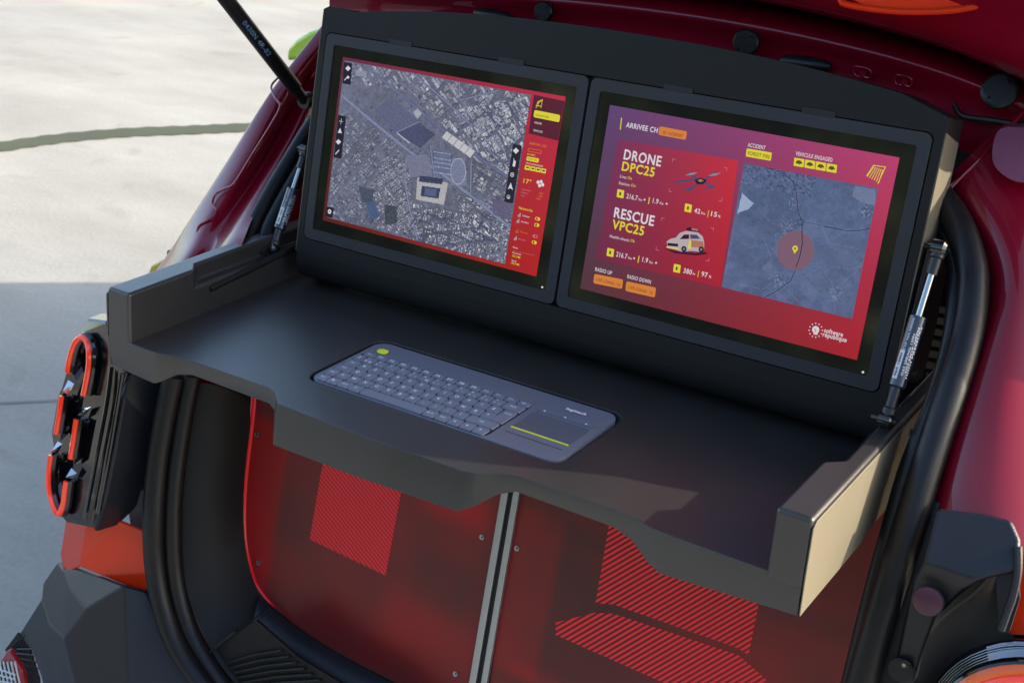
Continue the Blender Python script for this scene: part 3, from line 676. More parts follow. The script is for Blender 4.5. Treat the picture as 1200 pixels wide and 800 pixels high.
for k_ in range(4):
    x = 210 + k_ * 37.8; y = 103 + k_ * 6.6
    ui.rect(G, YE, Q4(x, y), Q4(x + 35, y + 6), Q4(x - 3, y + 28), 0, r=.0006)
    ui.poly(G, OLV, [Q4(x + 5, y + 20), Q4(x + 6, y + 14), Q4(x + 12, y + 9), Q4(x + 22, y + 11), Q4(x + 27, y + 17), Q4(x + 28, y + 22), Q4(x + 20, y + 22), Q4(x + 17, y + 25), Q4(x + 12, y + 21)], .0003)
# striped emblem
for q in ([(485, 130), (526, 136), (500, 192)], [(485, 130), (462, 165)]): ui.line(G, YE, [Q4(*p) for p in q], .0009, 0)
for k_ in range(6): ui.line(G, YE, [Q4(463 + k_ * 8, 168 + k_ * 4.2), Q4(486 + k_ * 6.2, 136 + k_ * 2)], .0008, 0)
# drone
DR = lambda x, y: Q3(x, y)
for q in ([(350, 300), (420, 292)], [(390, 266), (440, 300)], [(505, 262), (445, 300)], [(390, 340), (432, 305)], [(490, 320), (450, 303)]): ui.line(G, BLUE, [DR(*p) for p in q], .0020, .0)
for x, y in ((352, 300), (402, 268), (500, 270), (388, 332), (480, 326)): ui.poly(G, GRY if y < 300 else BLUE, [DR(x - 28, y + 8), DR(x - 6, y - 3), DR(x + 28, y - 6), DR(x + 6, y + 5)], .0003)
ui.poly(G, DK, [DR(415, 296), DR(440, 284), DR(468, 296), DR(450, 314), DR(425, 312)], .0004); ui.poly(G, CARC, [DR(428, 296), DR(442, 290), DR(455, 298), DR(440, 304)], .0006)
# rescue car on the card
ui.poly(G, RDK, [DR(285, 585), DR(330, 596), DR(420, 606), DR(460, 600), DR(470, 610), DR(420, 616), DR(330, 606)], .0)
ui.poly(G, SM('car_white', (200, 184, 192)), [DR(296, 556), DR(312, 545), DR(335, 540), DR(352, 520), DR(378, 511), DR(430, 518), DR(450, 535), DR(456, 560), DR(456, 588), DR(440, 600), DR(400, 596), DR(360, 600), DR(330, 590), DR(300, 584)], .0002)
ui.poly(G, SM('car_white', (206, 196, 210)), [DR(298, 556), DR(312, 545), DR(335, 540), DR(352, 520), DR(378, 511), DR(430, 518), DR(420, 530), DR(375, 528), DR(358, 548), DR(330, 556)], .0003)
ui.poly(G, RDK, [DR(352, 546), DR(370, 527), DR(392, 526), DR(392, 545)], .0004); ui.poly(G, BLUE, [DR(396, 526), DR(425, 528), DR(440, 545), DR(398, 545)], .0004)
ui.poly(G, CARC, [DR(400, 550), DR(452, 556), DR(456, 584), DR(402, 580)], .00045); ui.poly(G, YE, [DR(394, 552), DR(402, 553), DR(398, 588), DR(386, 586)], .0005); ui.poly(G, DK, [DR(300, 562), DR(345, 566), DR(345, 578), DR(300, 574)], .0004); ui.line(G, YE, [DR(298, 580), DR(345, 588)], .0014, .0006)
for x, y in ((370, 588), (444, 590)): ui.circ(G, DK, DR(x, y), .0034, .0005, 16); ui.circ(G, GRY, DR(x, y), .0014, .0007, 10)
ui.poly(G, DK, [DR(380, 508), DR(384, 496), DR(402, 496), DR(432, 502), DR(436, 516)], .0003); ui.poly(G, CARC, [DR(402, 498), DR(430, 503), DR(432, 512), DR(404, 508)], .0005)
for cs in (((322, 205, 1, 1), (553, 243, -1, 1), (306, 343, 1, -1), (530, 385, -1, -1)), ((274, 456, 1, 1), (496, 500, -1, 1), (250, 592, 1, -1), (475, 640, -1, -1))):
    for x, y, sx, sy in cs: ui.line(G, RW, [DR(x + 12 * sx, y + 2.5 * sx), DR(x, y), DR(x - 2 * sy, y + 12 * sy)], .0006, 0)
# fire marker
ui.circ(G, ZON, Q4(213, 426), .0215, -.0003, 36); ui.circ(G, SM('zone_ring', (150, 96, 96)), Q4(213, 426), .0215, -.0001, 36, ring=.0006)
ui.line(G, DK, [Q4(236, 360), Q4(238, 400), Q4(228, 450), Q4(216, 482)], .0009, .0)
ui.circ(G, YE, Q4(213, 418), .0032, .0003, 16); ui.poly(G, YE, [Q4(206, 422), Q4(220, 424), Q4(210, 437)], .0003); ui.circ(G, BRN, Q4(213, 418), .0012, .0005, 10)
# emblem and name at the bottom
ui.circ(G, WH, Q4(284, 700), .0042, 0, 14); ui.poly(G, WH, [Q4(278, 705), Q4(292, 706), Q4(290, 718), Q4(276, 716)], 0); ui.line(G, PINK, [Q4(279, 697), Q4(286, 703), Q4(282, 708)], .0007, .0002)
for k_ in range(12): q = 2 * math.pi * k_ / 12; ui.circ(G, WH, Q4(284 + 23 * math.cos(q), 702 + 24 * math.sin(q)), .0008, 0, 6)
ui.text(TX, WH, 'software', Q4(313, 709), Q4(378, 724), 5.6, bold=.02); ui.text(TX, WH, 'république', Q4(308, 724), Q4(391, 742), 5.6, bold=.02)
ui.done()
for d_, (u, v) in ((dl, (635, 336.5)), (dr, (1011, 436))):
    a, b = pxS(u, v); q = MB(); q.disc((a, b, -.001), (0, 0, 1), .0013, .0006, 12); q.build('status_light', WH, d_, world=SM4)

# gas struts of the console
def gas_strut(p0, p1, label, flip):
    p0 = Vector(p0); p1 = Vector(p1); t_ = (p1 - p0).normalized(); L = (p1 - p0).length
    c = MB(); c.tube([p0 + t_ * (L * .19), p0 + t_ * (L * .20), p0 + t_ * (L * .60), p0 + t_ * (L * .605)], [.007, .0088, .0088, .007], 20)
    s = c.build('gas_strut', M['strut'], ws, smooth=True, label=label)
    r_ = MB(); r_.tube([p0 + t_ * (L * .60), p1], .0036, 14); r_.build('rod', M['steel'], s, smooth=True)
    for p, q, nm in ((p1, p1 - t_ * .028, 'ball_socket'), (p0, p0 + t_ * (L * .19), 'ball_socket')):
        m_ = MB(); m_.tube([p, p + (q - p) * .35, p + (q - p) * .4, q], [.0078, .0078, .0062, .0058], 16); m_.build(nm, M['strut_black'], s, smooth=True)
    for p in (p0, p1):
        m_ = MB(); m_.tube([p + Vector((-.007, 0, 0)), p + Vector((.005, 0, 0)), p + Vector((.008, 0, 0))], [.0092, .0092, .006], 16); m_.tube([p + Vector((-.016, 0, 0)), p + Vector((.010, 0, 0))], .003, 10); m_.build('ball_stud', M['gloss_black'], s, smooth=True)
    # printed sleeve: a curved label on the side that faces the viewer, with lettering
    view = (CAM - p0); view -= t_ * view.dot(t_); view.normalize(); sd_ = t_.cross(view)
    def cyl(a, lo, hi, rr_): return [p0 + t_ * (L * f_) + (view * math.cos(a) + sd_ * math.sin(a)) * rr_ for f_ in (lo, hi)]
    lb = MB(); rows = [cyl(a, .235, .40, .0091) for a in np.linspace(-.95, -.30, 6)]; lb.grid(rows); lb.build('sticker', M['label'], s)
    tx = MB()
    def ctext(txt, f0, f1, ang, h):
        vs, fs = glyphs(txt, .02); x0 = min(v.x for v in vs); x1 = max(v.x for v in vs); o_ = []
        for v in vs:
            f_ = f0 + (f1 - f0) * (v.x - x0) / (x1 - x0); a = ang - flip * (v.y - .36) * h / .72 / .0092
            o_.append(p0 + t_ * (L * f_) + (view * math.cos(a) + sd_ * math.sin(a)) * .00935)
        tx.add(o_, fs, 0)
    ctext('TYP 96A N0000', .40, .585, -.45, .0024); ctext('GAS SPRING 150N', .26, .50, .12, .0022); ctext('DO NOT OPEN', .28, .54, .42, .0020); ctext('HIGH PRESSURE', .25, .55, .70, .0020)
    tx.build('lettering', M['label'], s, weld=False)
    tb = MB()
    vs, fs = glyphs('96A 150N', .03); x0 = min(v.x for v in vs); x1 = max(v.x for v in vs)
    tb.add([p0 + t_ * (L * (.25 + .13 * (v.x - x0) / (x1 - x0))) + (view * math.cos(-.62 - flip * (v.y - .36) * .38) + sd_ * math.sin(-.62 - flip * (v.y - .36) * .38)) * .00945 for v in vs], fs)
    tb.build('sticker_print', M['black'], s, weld=False)
    return s
gas_strut(onx(1039, 492, .651), onx(1101, 291, .654), 'right gas strut between the tray rim and the screen console', 1)
gas_strut(onx(320, 291, -.262), onx(359, 176, -.262), 'left gas strut beside the screen console', 1)
br = MB(); P = [onx(u, v, .641) for u, v in ((1094, 284), (1100, 280), (1110, 282), (1114, 292), (1098, 380), (1083, 440), (1076, 448), (1062, 448), (1058, 440), (1070, 380))]
br.prism(P, (-.005, 0, 0)); br.build('strut_bracket', M['shell'], ws, bevel=.002)
for u, v in ((1098, 300), (1070, 438)): q = MB(); q.disc(onx(u, v, .6405), (1, 0, 0), .004, .002, 14); q.build('bracket_rivet', M['steel'], ws, smooth=True)

# ================================================================= KEYBOARD
kb = thing('keyboard', (.177, .07, -.012), 'slate blue wireless keyboard with touchpad lying in the pocket of the black tray', 'keyboard')
mm = .001
b_ = MB(); b_.prism(rrect(0, 0, .3543, .1399, .017, 8, z=-.0122), (0, 0, .0132)); b_.build('body', M['kb'], kb, bevel=.0028, seg=3)
b_ = MB(); b_.prism(rrect(.0062, .0024, .2585, .1025, .009, 5, z=.001), (0, 0, .0005)); b_.build('key_well', M['kb_dark'], kb)
ymeshes = {}
def key(x0, y0, x1, y1, r=.0016):
    w_, h_ = round((x1 - x0), 2), round((y1 - y0), 2); k_ = (w_, h_)
    ax, ay, bx, by = x0 * mm + .0008, y0 * mm + .0006, x1 * mm - .0008, y1 * mm - .0007
    if k_ not in ymeshes:
        m_ = MB(); wx, wy = (bx - ax) / 2, (by - ay) / 2
        lo = rrect(-wx, -wy, wx, wy, .0017, 2, 0); hi = rrect(-wx + .0006, -wy + .0006, wx - .0006, wy - .0006, .0016, 2, .0018); n = len(lo)
        m_.add(lo + hi, [(i, (i + 1) % n, (i + 1) % n + n, i + n) for i in range(n)] + [tuple(range(n, 2 * n))])
        o = m_.build('key', M['key'], kb, smooth=True, angle=60, world=Matrix.Translation(((ax + bx) / 2, (ay + by) / 2, .0014))); ymeshes[k_] = o.data
    else:
        o = bpy.data.objects.new('key', ymeshes[k_]); link(o, kb, Matrix.Translation(((ax + bx) / 2, (ay + by) / 2, .0014)))
leg = MB()
def legend(txt, cx, cy, h, wmax=None, bold=.02):
    h *= 1.15; vs, fs = glyphs(txt, bold)
    if not vs: return
    x0 = min(v.x for v in vs); x1 = max(v.x for v in vs); s_ = h / .72; wd = (x1 - x0) * s_
    k_ = min(1, wmax / wd) if wmax else 1
    leg.add([Vector((cx + (v.x - (x0 + x1) / 2) * s_ * k_, cy + (v.y - .36) * s_, .00335)) for v in vs], fs)
rowy = [(2.6, 19.2), (20.4, 37.0), (38.0, 54.6), (55.4, 72.0), (73.0, 89.6), (91.0, 101.6)]
def row(j, edges, names, tall=None):
    y0, y1 = rowy[j]
    for (a, b), nm in zip(zip(edges, edges[1:]), names):
        yy1 = y1
        key(a, y0, b, yy1)
        if not nm: continue
        cx, cy = (a + b) / 2 * mm, (y0 + y1) / 2 * mm
        if len(nm) > 2: legend(nm, cx - .0008, cy + .0006, .0026, (b - a) * .62 * mm)
        elif len(nm) == 2 and j == 4: legend(nm[1], cx - .0030, cy - .003, .0032); legend(nm[0], cx - .0030, cy + .0035, .0030); legend('~#{[|`\\^@]}'[int(a) % 11], cx + .0035, cy - .003, .0026)
        else: legend(nm, cx - .0010, cy + .0005, .0042)
P_ = 17.62
row(0, [7, 23, 40.5, 58, 75.5, 168.5, 186, 203.5, 221, 238.5, 256.5], ['ctrl', 'fn', 'start', 'alt', '', 'alt gr', 'ctrl', '<', 'v', '>'])
e1 = [6.5, 22.5] + [22.5 + P_ * (i + 1) for i in range(11)]; row(1, e1 + [257.2], ['maj', '<'] + list('WXCVBN,;:!') + ['maj'])
e2 = [6.5, 31] + [31 + P_ * (i + 1) for i in range(11)] + [0]; e2 = e2[:-1]; row(2, e2 + [241.5], ['verr'] + list('QSDFGHJKLM') + ['%', '*'])
e3 = [6.5, 27] + [27 + P_ * (i + 1) for i in range(11)]; row(3, e3 + [238.4], ['tab'] + list('AZERTYUIOP') + ['^', '$'])
key(241.5 - 2.2, 38.0, 257.8, 72.0); legend('enter', .2495, .063, .0026, .010)
e4 = [7.2, 19.8] + [19.8 + P_ * (i + 1) for i in range(12)]; row(4, e4 + [258.2], ['2', '1&', '2e', '3"', "4'", '5(', '6-', '7e', '8_', '9c', '0a', ')+', '=+', 'back'])
e5 = [8.5] + [8.5 + 17.83 * (i + 1) for i in range(14)]; row(5, e5, ['esc'] + ['F%d' % i for i in range(1, 13)] + ['del'])
tp = MB(); tp.prism(rrect(.2680, .0425, .3440, .0885, .004, 4, z=.00095), (0, 0, .0005)); tp.build('touchpad', M['pad'], kb)
q = MB(); q.prism(rrect(.2675, .0405, .3440, .0424, .0008, 2, z=.00100), (0, 0, .0009)); q.build('pad_line', M['kyellow'], kb)
q = MB()
for z_, off in ((0.00105, 0),): q.tube([Vector((.2685, .0305, .0009)), Vector((.2690, .0290, .0009)), Vector((.342, .0290, .0009)), Vector((.3425, .0310, .0009))], .0005, 6)
q.build('button_groove', M['kb_dark'], kb)
q = MB(); q.prism(rrect(.2680, .0925, .3450, .0985, .0028, 4, z=.0009), (0, 0, .0016)); q.build('media_bar', M['kb'], kb, bevel=.0008)
q = MB()
for x in (.278, .306, .334): q.disc((x, .0957, .0025), (0, 0, 1), .0013, .0002, 10)
q.build('bar_mark', M['print'], kb)
q = MB(); q.prism(rrect(.0148, .1085, .0302, .1208, .0055, 6, z=.0009), (0, 0, .0014)); q.build('wake_button', M['kyellow'], kb, bevel=.0006)
q = MB(); q.prism(rrect(.0138, .1075, .0312, .1218, .006, 6, z=.0009), (0, 0, .0003)); q.build('button_ring', M['kb_dark'], kb)
legend('logitech', .3090, .1155, .0048, .031, .03)
tag(leg.build('key_print', M['print'], kb, weld=False), kind='stuff')

# ================================================================= STORAGE CABINET in the boot
CB = lambda u, v, d=0: onplane(u, v, (0, 1, -.28), .225 - d)
CN = Vector((0, -1, .28)).normalized()
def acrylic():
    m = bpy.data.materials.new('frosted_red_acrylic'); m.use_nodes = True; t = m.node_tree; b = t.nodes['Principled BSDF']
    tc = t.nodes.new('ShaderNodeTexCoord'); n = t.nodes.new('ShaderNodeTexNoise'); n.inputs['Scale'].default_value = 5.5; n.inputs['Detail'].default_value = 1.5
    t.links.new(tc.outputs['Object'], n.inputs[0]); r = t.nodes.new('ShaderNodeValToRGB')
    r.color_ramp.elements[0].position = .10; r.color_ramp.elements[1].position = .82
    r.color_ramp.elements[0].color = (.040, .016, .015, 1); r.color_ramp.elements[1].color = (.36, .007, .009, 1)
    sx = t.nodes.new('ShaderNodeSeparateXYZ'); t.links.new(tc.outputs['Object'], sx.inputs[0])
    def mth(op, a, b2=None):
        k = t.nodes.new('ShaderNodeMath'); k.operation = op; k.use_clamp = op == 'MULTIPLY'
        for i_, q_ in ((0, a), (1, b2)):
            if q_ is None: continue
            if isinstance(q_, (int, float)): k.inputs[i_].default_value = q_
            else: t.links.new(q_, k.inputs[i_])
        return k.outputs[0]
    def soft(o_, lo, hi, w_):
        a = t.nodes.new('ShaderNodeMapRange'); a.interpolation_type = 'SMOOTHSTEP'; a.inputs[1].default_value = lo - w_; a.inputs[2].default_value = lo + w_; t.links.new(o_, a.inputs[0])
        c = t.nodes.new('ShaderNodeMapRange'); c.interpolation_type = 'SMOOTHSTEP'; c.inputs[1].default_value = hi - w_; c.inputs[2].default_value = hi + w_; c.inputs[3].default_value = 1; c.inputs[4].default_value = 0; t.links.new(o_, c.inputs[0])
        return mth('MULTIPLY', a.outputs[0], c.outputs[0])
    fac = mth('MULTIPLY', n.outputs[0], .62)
    for (u0, v0, u1, v1, w_, amt) in ((500, 560, 572, 622, .02, .42), (286, 480, 312, 690, .010, .30), (455, 690, 560, 800, .03, .22), (606, 590, 626, 800, .008, .18), (600, 775, 760, 860, .012, .22), (490, 640, 545, 730, .018, -.09), (640, 600, 1000, 760, .008, -.08), (320, 560, 365, 650, .03, -.12)):  # red glow painted into the colour; dark boxes are contents behind the door
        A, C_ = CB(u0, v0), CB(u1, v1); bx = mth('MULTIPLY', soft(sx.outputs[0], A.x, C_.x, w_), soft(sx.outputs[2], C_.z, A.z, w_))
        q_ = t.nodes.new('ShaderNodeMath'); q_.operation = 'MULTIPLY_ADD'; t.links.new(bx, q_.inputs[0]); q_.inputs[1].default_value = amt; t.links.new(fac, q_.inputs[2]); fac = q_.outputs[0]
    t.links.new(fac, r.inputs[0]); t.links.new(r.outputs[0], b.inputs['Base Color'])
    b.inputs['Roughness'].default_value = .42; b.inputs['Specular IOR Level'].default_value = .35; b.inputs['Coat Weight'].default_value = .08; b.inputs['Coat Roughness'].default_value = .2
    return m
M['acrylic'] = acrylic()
cab = thing('storage_cabinet', CB(560, 800) + Vector((0, .1, -.15)), 'red frosted storage cabinet with two hatched panels under the black tray', 'cabinet')
# left panel: outline read on the photograph, bottom corner rounded
Lp = [(590, 560), (300, 430), (297, 480), (288, 560), (286, 610), (289, 645), (300, 682), (322, 712), (360, 742), (420, 776), (500, 815), (553, 840)]
LP3 = smooth_path([CB(u, v) for u, v in Lp[1:]], 4); LP3 = [CB(Lp[0][0] + 2, Lp[0][1])] + LP3
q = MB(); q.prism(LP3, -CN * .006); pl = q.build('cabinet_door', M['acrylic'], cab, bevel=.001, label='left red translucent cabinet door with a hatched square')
q = MB(); q.tube([p + CN * .0005 for p in smooth_path([CB(u, v) for u, v in Lp[1:8]], 4)], [.0042] * 17 + [.0042 - .0004 * k for k in range(8)], 8); q.build('glowing_edge', M['acrylic_edge'], pl, smooth=True)
Rp = [(606, 560), (1063, 520), (1052, 600), (1030, 690), (1000, 810), (985, 860), (560, 860)]
Rp = [(608, 570), (1085, 520), (1060, 590), (1035, 690), (1010, 810), (995, 870), (566, 850)]
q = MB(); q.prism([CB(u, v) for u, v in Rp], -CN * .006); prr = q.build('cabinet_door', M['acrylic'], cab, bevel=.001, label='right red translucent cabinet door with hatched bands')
# centre strips
def bar(u0, u1, m, d, nm):
    q = MB(); (a0, a1), (b0, b1) = u0, u1
    q.prism([CB(a0, 560, .0), CB(a1, 560, .0), CB(b1, 850, .0), CB(b0, 850, .0)], CN * d); return q.build(nm, m, cab, bevel=.0008)
sl = (590 - 553) / (590 - 800.)
f_ = lambda u, v: u + (v - 600) * (-35 / 205)
bar((f_(586, 560), f_(594, 560)), (f_(586, 850), f_(594, 850)), M['alu'], .006, 'edge_strip')
bar((f_(593.8, 560), f_(600.2, 560)), (f_(593.8, 850), f_(600.2, 850)), M['black'], .002, 'centre_gap')
bar((f_(600, 560), f_(607, 560)), (f_(600, 850), f_(607, 850)), M['alu'], .006, 'edge_strip')
# hatching: thin printed stripes
def clip(poly, a, b, c):                            # half plane a*x+b*y>=c
    out_ = []
    for i in range(len(poly)):
        p, q_ = poly[i], poly[(i + 1) % len(poly)]; fp, fq = a * p[0] + b * p[1] - c, a * q_[0] + b * q_[1] - c
        if fp >= 0: out_.append(p)
        if fp * fq < 0: s_ = fp / (fp - fq); out_.append((p[0] + (q_[0] - p[0]) * s_, p[1] + (q_[1] - p[1]) * s_))
    return out_
def hatch(poly, dirv, pitch, duty, door, nm='hatched_print', bg=None):
    L = math.hypot(*dirv); nx, ny = -dirv[1] / L, dirv[0] / L; ks = [nx * x + ny * y for x, y in poly]; q = MB()
    k_ = min(ks)
    while k_ < max(ks):
        c = clip(clip(poly, nx, ny, k_), -nx, -ny, -(k_ + pitch * duty))
        if len(c) > 2: P = [CB(u, v, .0006) for u, v in c]; q.add(P, [tuple(range(len(P)))])
        k_ += pitch
    q.build(nm, M['stripe'], door, weld=False)
    if bg:
        b2 = MB(); P = [CB(u, v, .0003) for u, v in poly]; b2.add(P, [tuple(x) for x in tessellate_polygon([P])]); b2.build('print_ground', bg, door, weld=False)
M['print_bg'] = mat('print_ground_red', (.20, .010, .014), .45, emit=(1, .01, .02), es=.012)  # ground of the print, with the same faint added glow
Z7 = lambda x, y: (180 + x / 2.286, 450 + y / 2.286)
hatch([Z7(458, 180), Z7(670, 255), Z7(622, 512), Z7(418, 415)], (1, 1.25), 3.6, .58, pl, bg=M['print_bg'])
Z8 = lambda x, y: (540 + x / 2.609, 560 + y / 2.608)
hatch([Z8(462, 90), Z8(930, 290), Z8(880, 540), Z8(845, 518), Z8(465, 385), Z8(412, 382)], (1, -.58), 5.6, .56, prr)
hatch([Z8(290, 440), Z8(410, 410), Z8(470, 414), Z8(850, 540), Z8(930, 610), Z8(960, 660), Z8(700, 660), Z8(290, 478)], (1, -.58), 5.6, .56, prr)
sc_ = MB()
for u, v, dd in ((565, 629, pl), (606, 642, prr), (301, 509, pl), (303, 659, pl), (534, 789, pl), (998, 771, prr)):
    q = MB(); q.disc(CB(u, v, .0), CN, .0036, .0014, 14); q.disc(CB(u, v, .0014), CN, .0016, .0004, 6, mi=1); q.build('screw', [M['alu'], M['black']], dd, smooth=True)
q = MB(); q.prism([CB(u, v, -.2) for u, v in ((250, 430), (1120, 500), (1020, 900), (250, 850))], (0, .02, 0)); q.build('cabinet_back', M['black'], cab)

# ================================================================= CAR
car = thing('car', (.19, 1.5, GZ), 'glossy dark red car seen from behind with its tailgate raised', 'car')
def quads(name, verts, faces, m, parent=car, d0=0, flat=(), surf=B, bevel=.003, thick=.006, label=None, smooth=False, sub=0):
    P = [surf(u, v, d + d0) for u, v, d in verts]
    for fi in flat:                                  # lay the corners of a facet in one plane
        ids = faces[fi]; A = np.array([P[i] for i in ids]); c = A.mean(0); nn = Vector(np.linalg.svd(A - c)[2][2])
        for i in ids: P[i] = onplane(verts[i][0], verts[i][1], nn, nn.dot(Vector(c)))
    q = MB(); q.add(P, faces)
    return q.build(name, m, parent, bevel=bevel, seg=3, thick=thick, label=label, sub=sub, angle=8)
YK = [(-40, .65), (30, .535), (70, .47), (112, .40), (188, .31), (255, .23), (298, .18), (328, .14), (400, .08)]
def YL(v): return float(np.interp(v, [a for a, _ in YK], [b for _, b in YK]))
def BL(u, v, d=0, vr=None): return ony(u, v, YL(v if vr is None else vr) - d)
# rubber seal round the opening
Lo = [(205, 440), (196, 480), (186, 540), (181, 600), (182, 655), (190, 705), (208, 755), (238, 800), (268, 835), (310, 870)]
Li = [(226, 440), (216, 490), (206, 560), (203, 620), (207, 680), (222, 735), (250, 785), (285, 830), (330, 870)]
Ro = [(960, 100), (1040, 170), (1090, 218), (1122, 262), (1138, 310), (1140, 345), (1133, 395), (1116, 455), (1095, 520), (1070, 600), (1045, 680), (1024, 750), (1004, 820), (990, 880)]
Ri = [(930, 110), (1020, 180), (1078, 230), (1106, 270), (1120, 310), (1121, 345), (1115, 400), (1096, 470), (1066, 545), (1044, 620), (1022, 700), (1002, 780), (985, 850)]
Lu = [(280, 306), (295, 268), (317, 226), (342, 184), (366, 146), (394, 112), (430, 82)]
Lv = [(303, 300), (316, 266), (335, 230), (356, 194), (376, 160), (400, 130)]
q = MB(); q.tube(smooth_path([B(u, v, .012) for u, v in Lo], 6), .0165, 14)
s1 = q.build('door_seal', M['rubber'], car, smooth=True); q = MB(); q.tube(smooth_path([B(u, v, -.004) for u, v in Li], 6), .0125, 14); q.build('inner_lip', M['rubber'], s1, smooth=True)
q = MB(); q.tube(smooth_path([B(u, v, .012) for u, v in Ro], 6), .0165, 14)
s2 = q.build('door_seal', M['rubber'], car, smooth=True); q = MB(); q.tube(smooth_path([B(u, v, -.008) for u, v in Ri], 6), .0105, 14); q.build('inner_lip', M['rubber'], s2, smooth=True)
q = MB(); q.tube(smooth_path([BL(u, v, -.01) for u, v in Lu], 6), .0115, 12)
s3 = q.build('door_seal', M['rubber'], car, smooth=True); q = MB(); q.tube(smooth_path([BL(u, v, -.022) for u, v in Lv], 6), .0115, 12); q.build('inner_lip', M['rubber'], s3, smooth=True)
# right rear pillar
RR = [[(1098, 215), (1104, 212), (1112, 206), (1146, 174), (1180, 140), (1240, 90)],
      [(1109, 232), (1114, 230), (1120, 226), (1156, 200), (1190, 170), (1250, 140)],
      [(1122, 250), (1130, 250), (1140, 259), (1172, 240), (1207, 222), (1265, 205)],
      [(1140, 285), (1150, 285), (1164, 290), (1190, 282), (1217, 272), (1275, 260)],
      [(1146, 332), (1157, 332), (1176, 330), (1197, 330), (1220, 325), (1282, 320)],
      [(1141, 377), (1150, 378), (1168, 368), (1191, 375), (1215, 375), (1275, 375)],
      [(1125, 430), (1134, 432), (1147, 418), (1179, 430), (1207, 430), (1268, 430)],
      [(1106, 490), (1113, 492), (1128, 482), (1166, 490), (1199, 490), (1262, 490)],
      [(1088, 550), (1094, 552), (1108, 550), (1151, 552), (1194, 552), (1257, 550)],
      [(1070, 612), (1078, 614), (1093, 614), (1141, 617), (1191, 620), (1252, 620)],
      [(1055, 660), (1062, 662), (1078, 662), (1128, 662), (1188, 664), (1248, 664)]]
dd = [-.03, -.022, .014, .018, .004, -.035]
q = MB(); q.grid([[B(u, v, dd[j]) for j, (u, v) in enumerate(r)] for r in RR]); q.build('rear_pillar', M['paint'], car, sub=2, smooth=True, label='right rear pillar in glossy dark red')
q = MB(); q.tube(smooth_path([B(u, v, .016) for u, v in ((1104, 232), (1120, 214), (1150, 184), (1182, 150), (1210, 120))], 5), .0022, 8); q.build('roof_seam', M['paint'], car, smooth=True)
q = MB(); q.prism(smooth_path([B(u, v, .035) for u, v in ((1170, 153), (1200, 150), (1240, 158), (1244, 206), (1204, 214), (1180, 208), (1163, 188))], 4, closed=True), (0, .01, 0)); q.build('sky_reflection_patch', M['mauve'], car, bevel=.003)  # patch painted for the sky reflection at the pillar top
# left rear pillar
LL = [[(90, 420), (130, 402), (160, 398), (185, 392), (210, 386), (225, 378), (250, 366)],
      [(120, 345), (172, 328), (200, 318), (222, 308), (245, 300), (258, 294), (285, 284)],
      [(160, 285), (196, 298), (212, 292), (232, 285), (255, 278), (270, 272), (290, 268)],
      [(190, 235), (222, 255), (236, 258), (250, 258), (272, 252), (287, 244), (302, 243)],
      [(232, 165), (266, 188), (278, 192), (292, 196), (303, 206), (312, 200), (324, 203)],
      [(285, 90), (311, 112), (319, 122), (327, 134), (337, 145), (346, 150), (354, 152)],
      [(322, 42), (344, 70), (348, 78), (353, 86), (361, 92), (369, 97), (376, 112)],
      [(360, -10), (376, 30), (382, 40), (388, 50), (393, 60), (398, 70), (404, 85)]]
dd = [-.14, -.004, .008, .010, -.034, -.008, -.022]
q = MB(); q.grid([[BL(*r[1], dd[1]) + Vector((.012, .30, .02)), BL(*r[1], dd[1]) + Vector((.004, .05, .004)), BL(*r[1], dd[1]) + Vector((-.0012, .006, .001))] + [BL(u, v, dd[j + 1], r[1][1]) for j, (u, v) in enumerate(r[1:])] for r in LL]); q.build('rear_pillar', M['paint'], car, sub=2, smooth=True, label='left rear pillar in glossy dark red with an embossed seam')
q = MB()
Z3 = lambda x, y: (100 + x / 2.286, y / 2.286)
q.tube(smooth_path([BL(*Z3(x, y), .0095) for x, y in ((515, 210), (498, 232), (508, 262), (522, 285), (500, 330), (450, 410), (400, 490), (375, 505), (350, 520), (340, 545), (352, 565), (330, 590), (305, 605), (300, 630), (315, 640), (292, 665), (262, 700))], 5), .0017, 8)
q.build('embossed_seam', M['paint'], car, smooth=True)
# roof header above the console
us = [386, 450, 520, 640, 760, 880, 1000, 1090, 1160, 1230, 1300]; base = [4, 4, 5, 12, 24, 42, 68, 92, 118, 150, 190]
prof = [(70, .43), (30, .435), (6, .44), (-8, .425), (-18, .428), (-34, .455), (-50, .52), (-60, .60), (-66, .74)]
q = MB(); q.grid([[ony(u, b + dv, y) for u, b in zip(us, base)] for dv, y in prof]); hd = q.build('roof_header', M['paint'], car, sub=2, smooth=True, label='red upper frame of the tailgate opening with rubber stops')
for u, v, r_, sq in ((639, 14, .0135, 1), (876, 50, .0165, 1), (1172, 108, .020, 1)):
    c = ony(u, v, .421); nrm = Vector((.05, -1, .55 if u > 1000 else .12)).normalized(); q = MB(); q.tube([c, c + nrm * .006, c + nrm * .008, c + nrm * .0082, c + nrm * .005], [r_, r_, r_ * .86, r_ * .62, r_ * .56], 28); q.build('rubber_plug', M['rubber'], hd, smooth=True)
for u, v, w__ in ((578, 17, 22), (944, 73, 30)):
    a = ony(u - w__, v - 3, .425); b = ony(u + w__, v + 5, .425); q = MB(); q.tube([a, a + (b - a) * .12, a + (b - a) * .5, a + (b - a) * .88, b], [.003, .0075, .009, .0075, .003], 14, flat=.8); q.build('bump_stop', M['rubber'], hd, smooth=True)
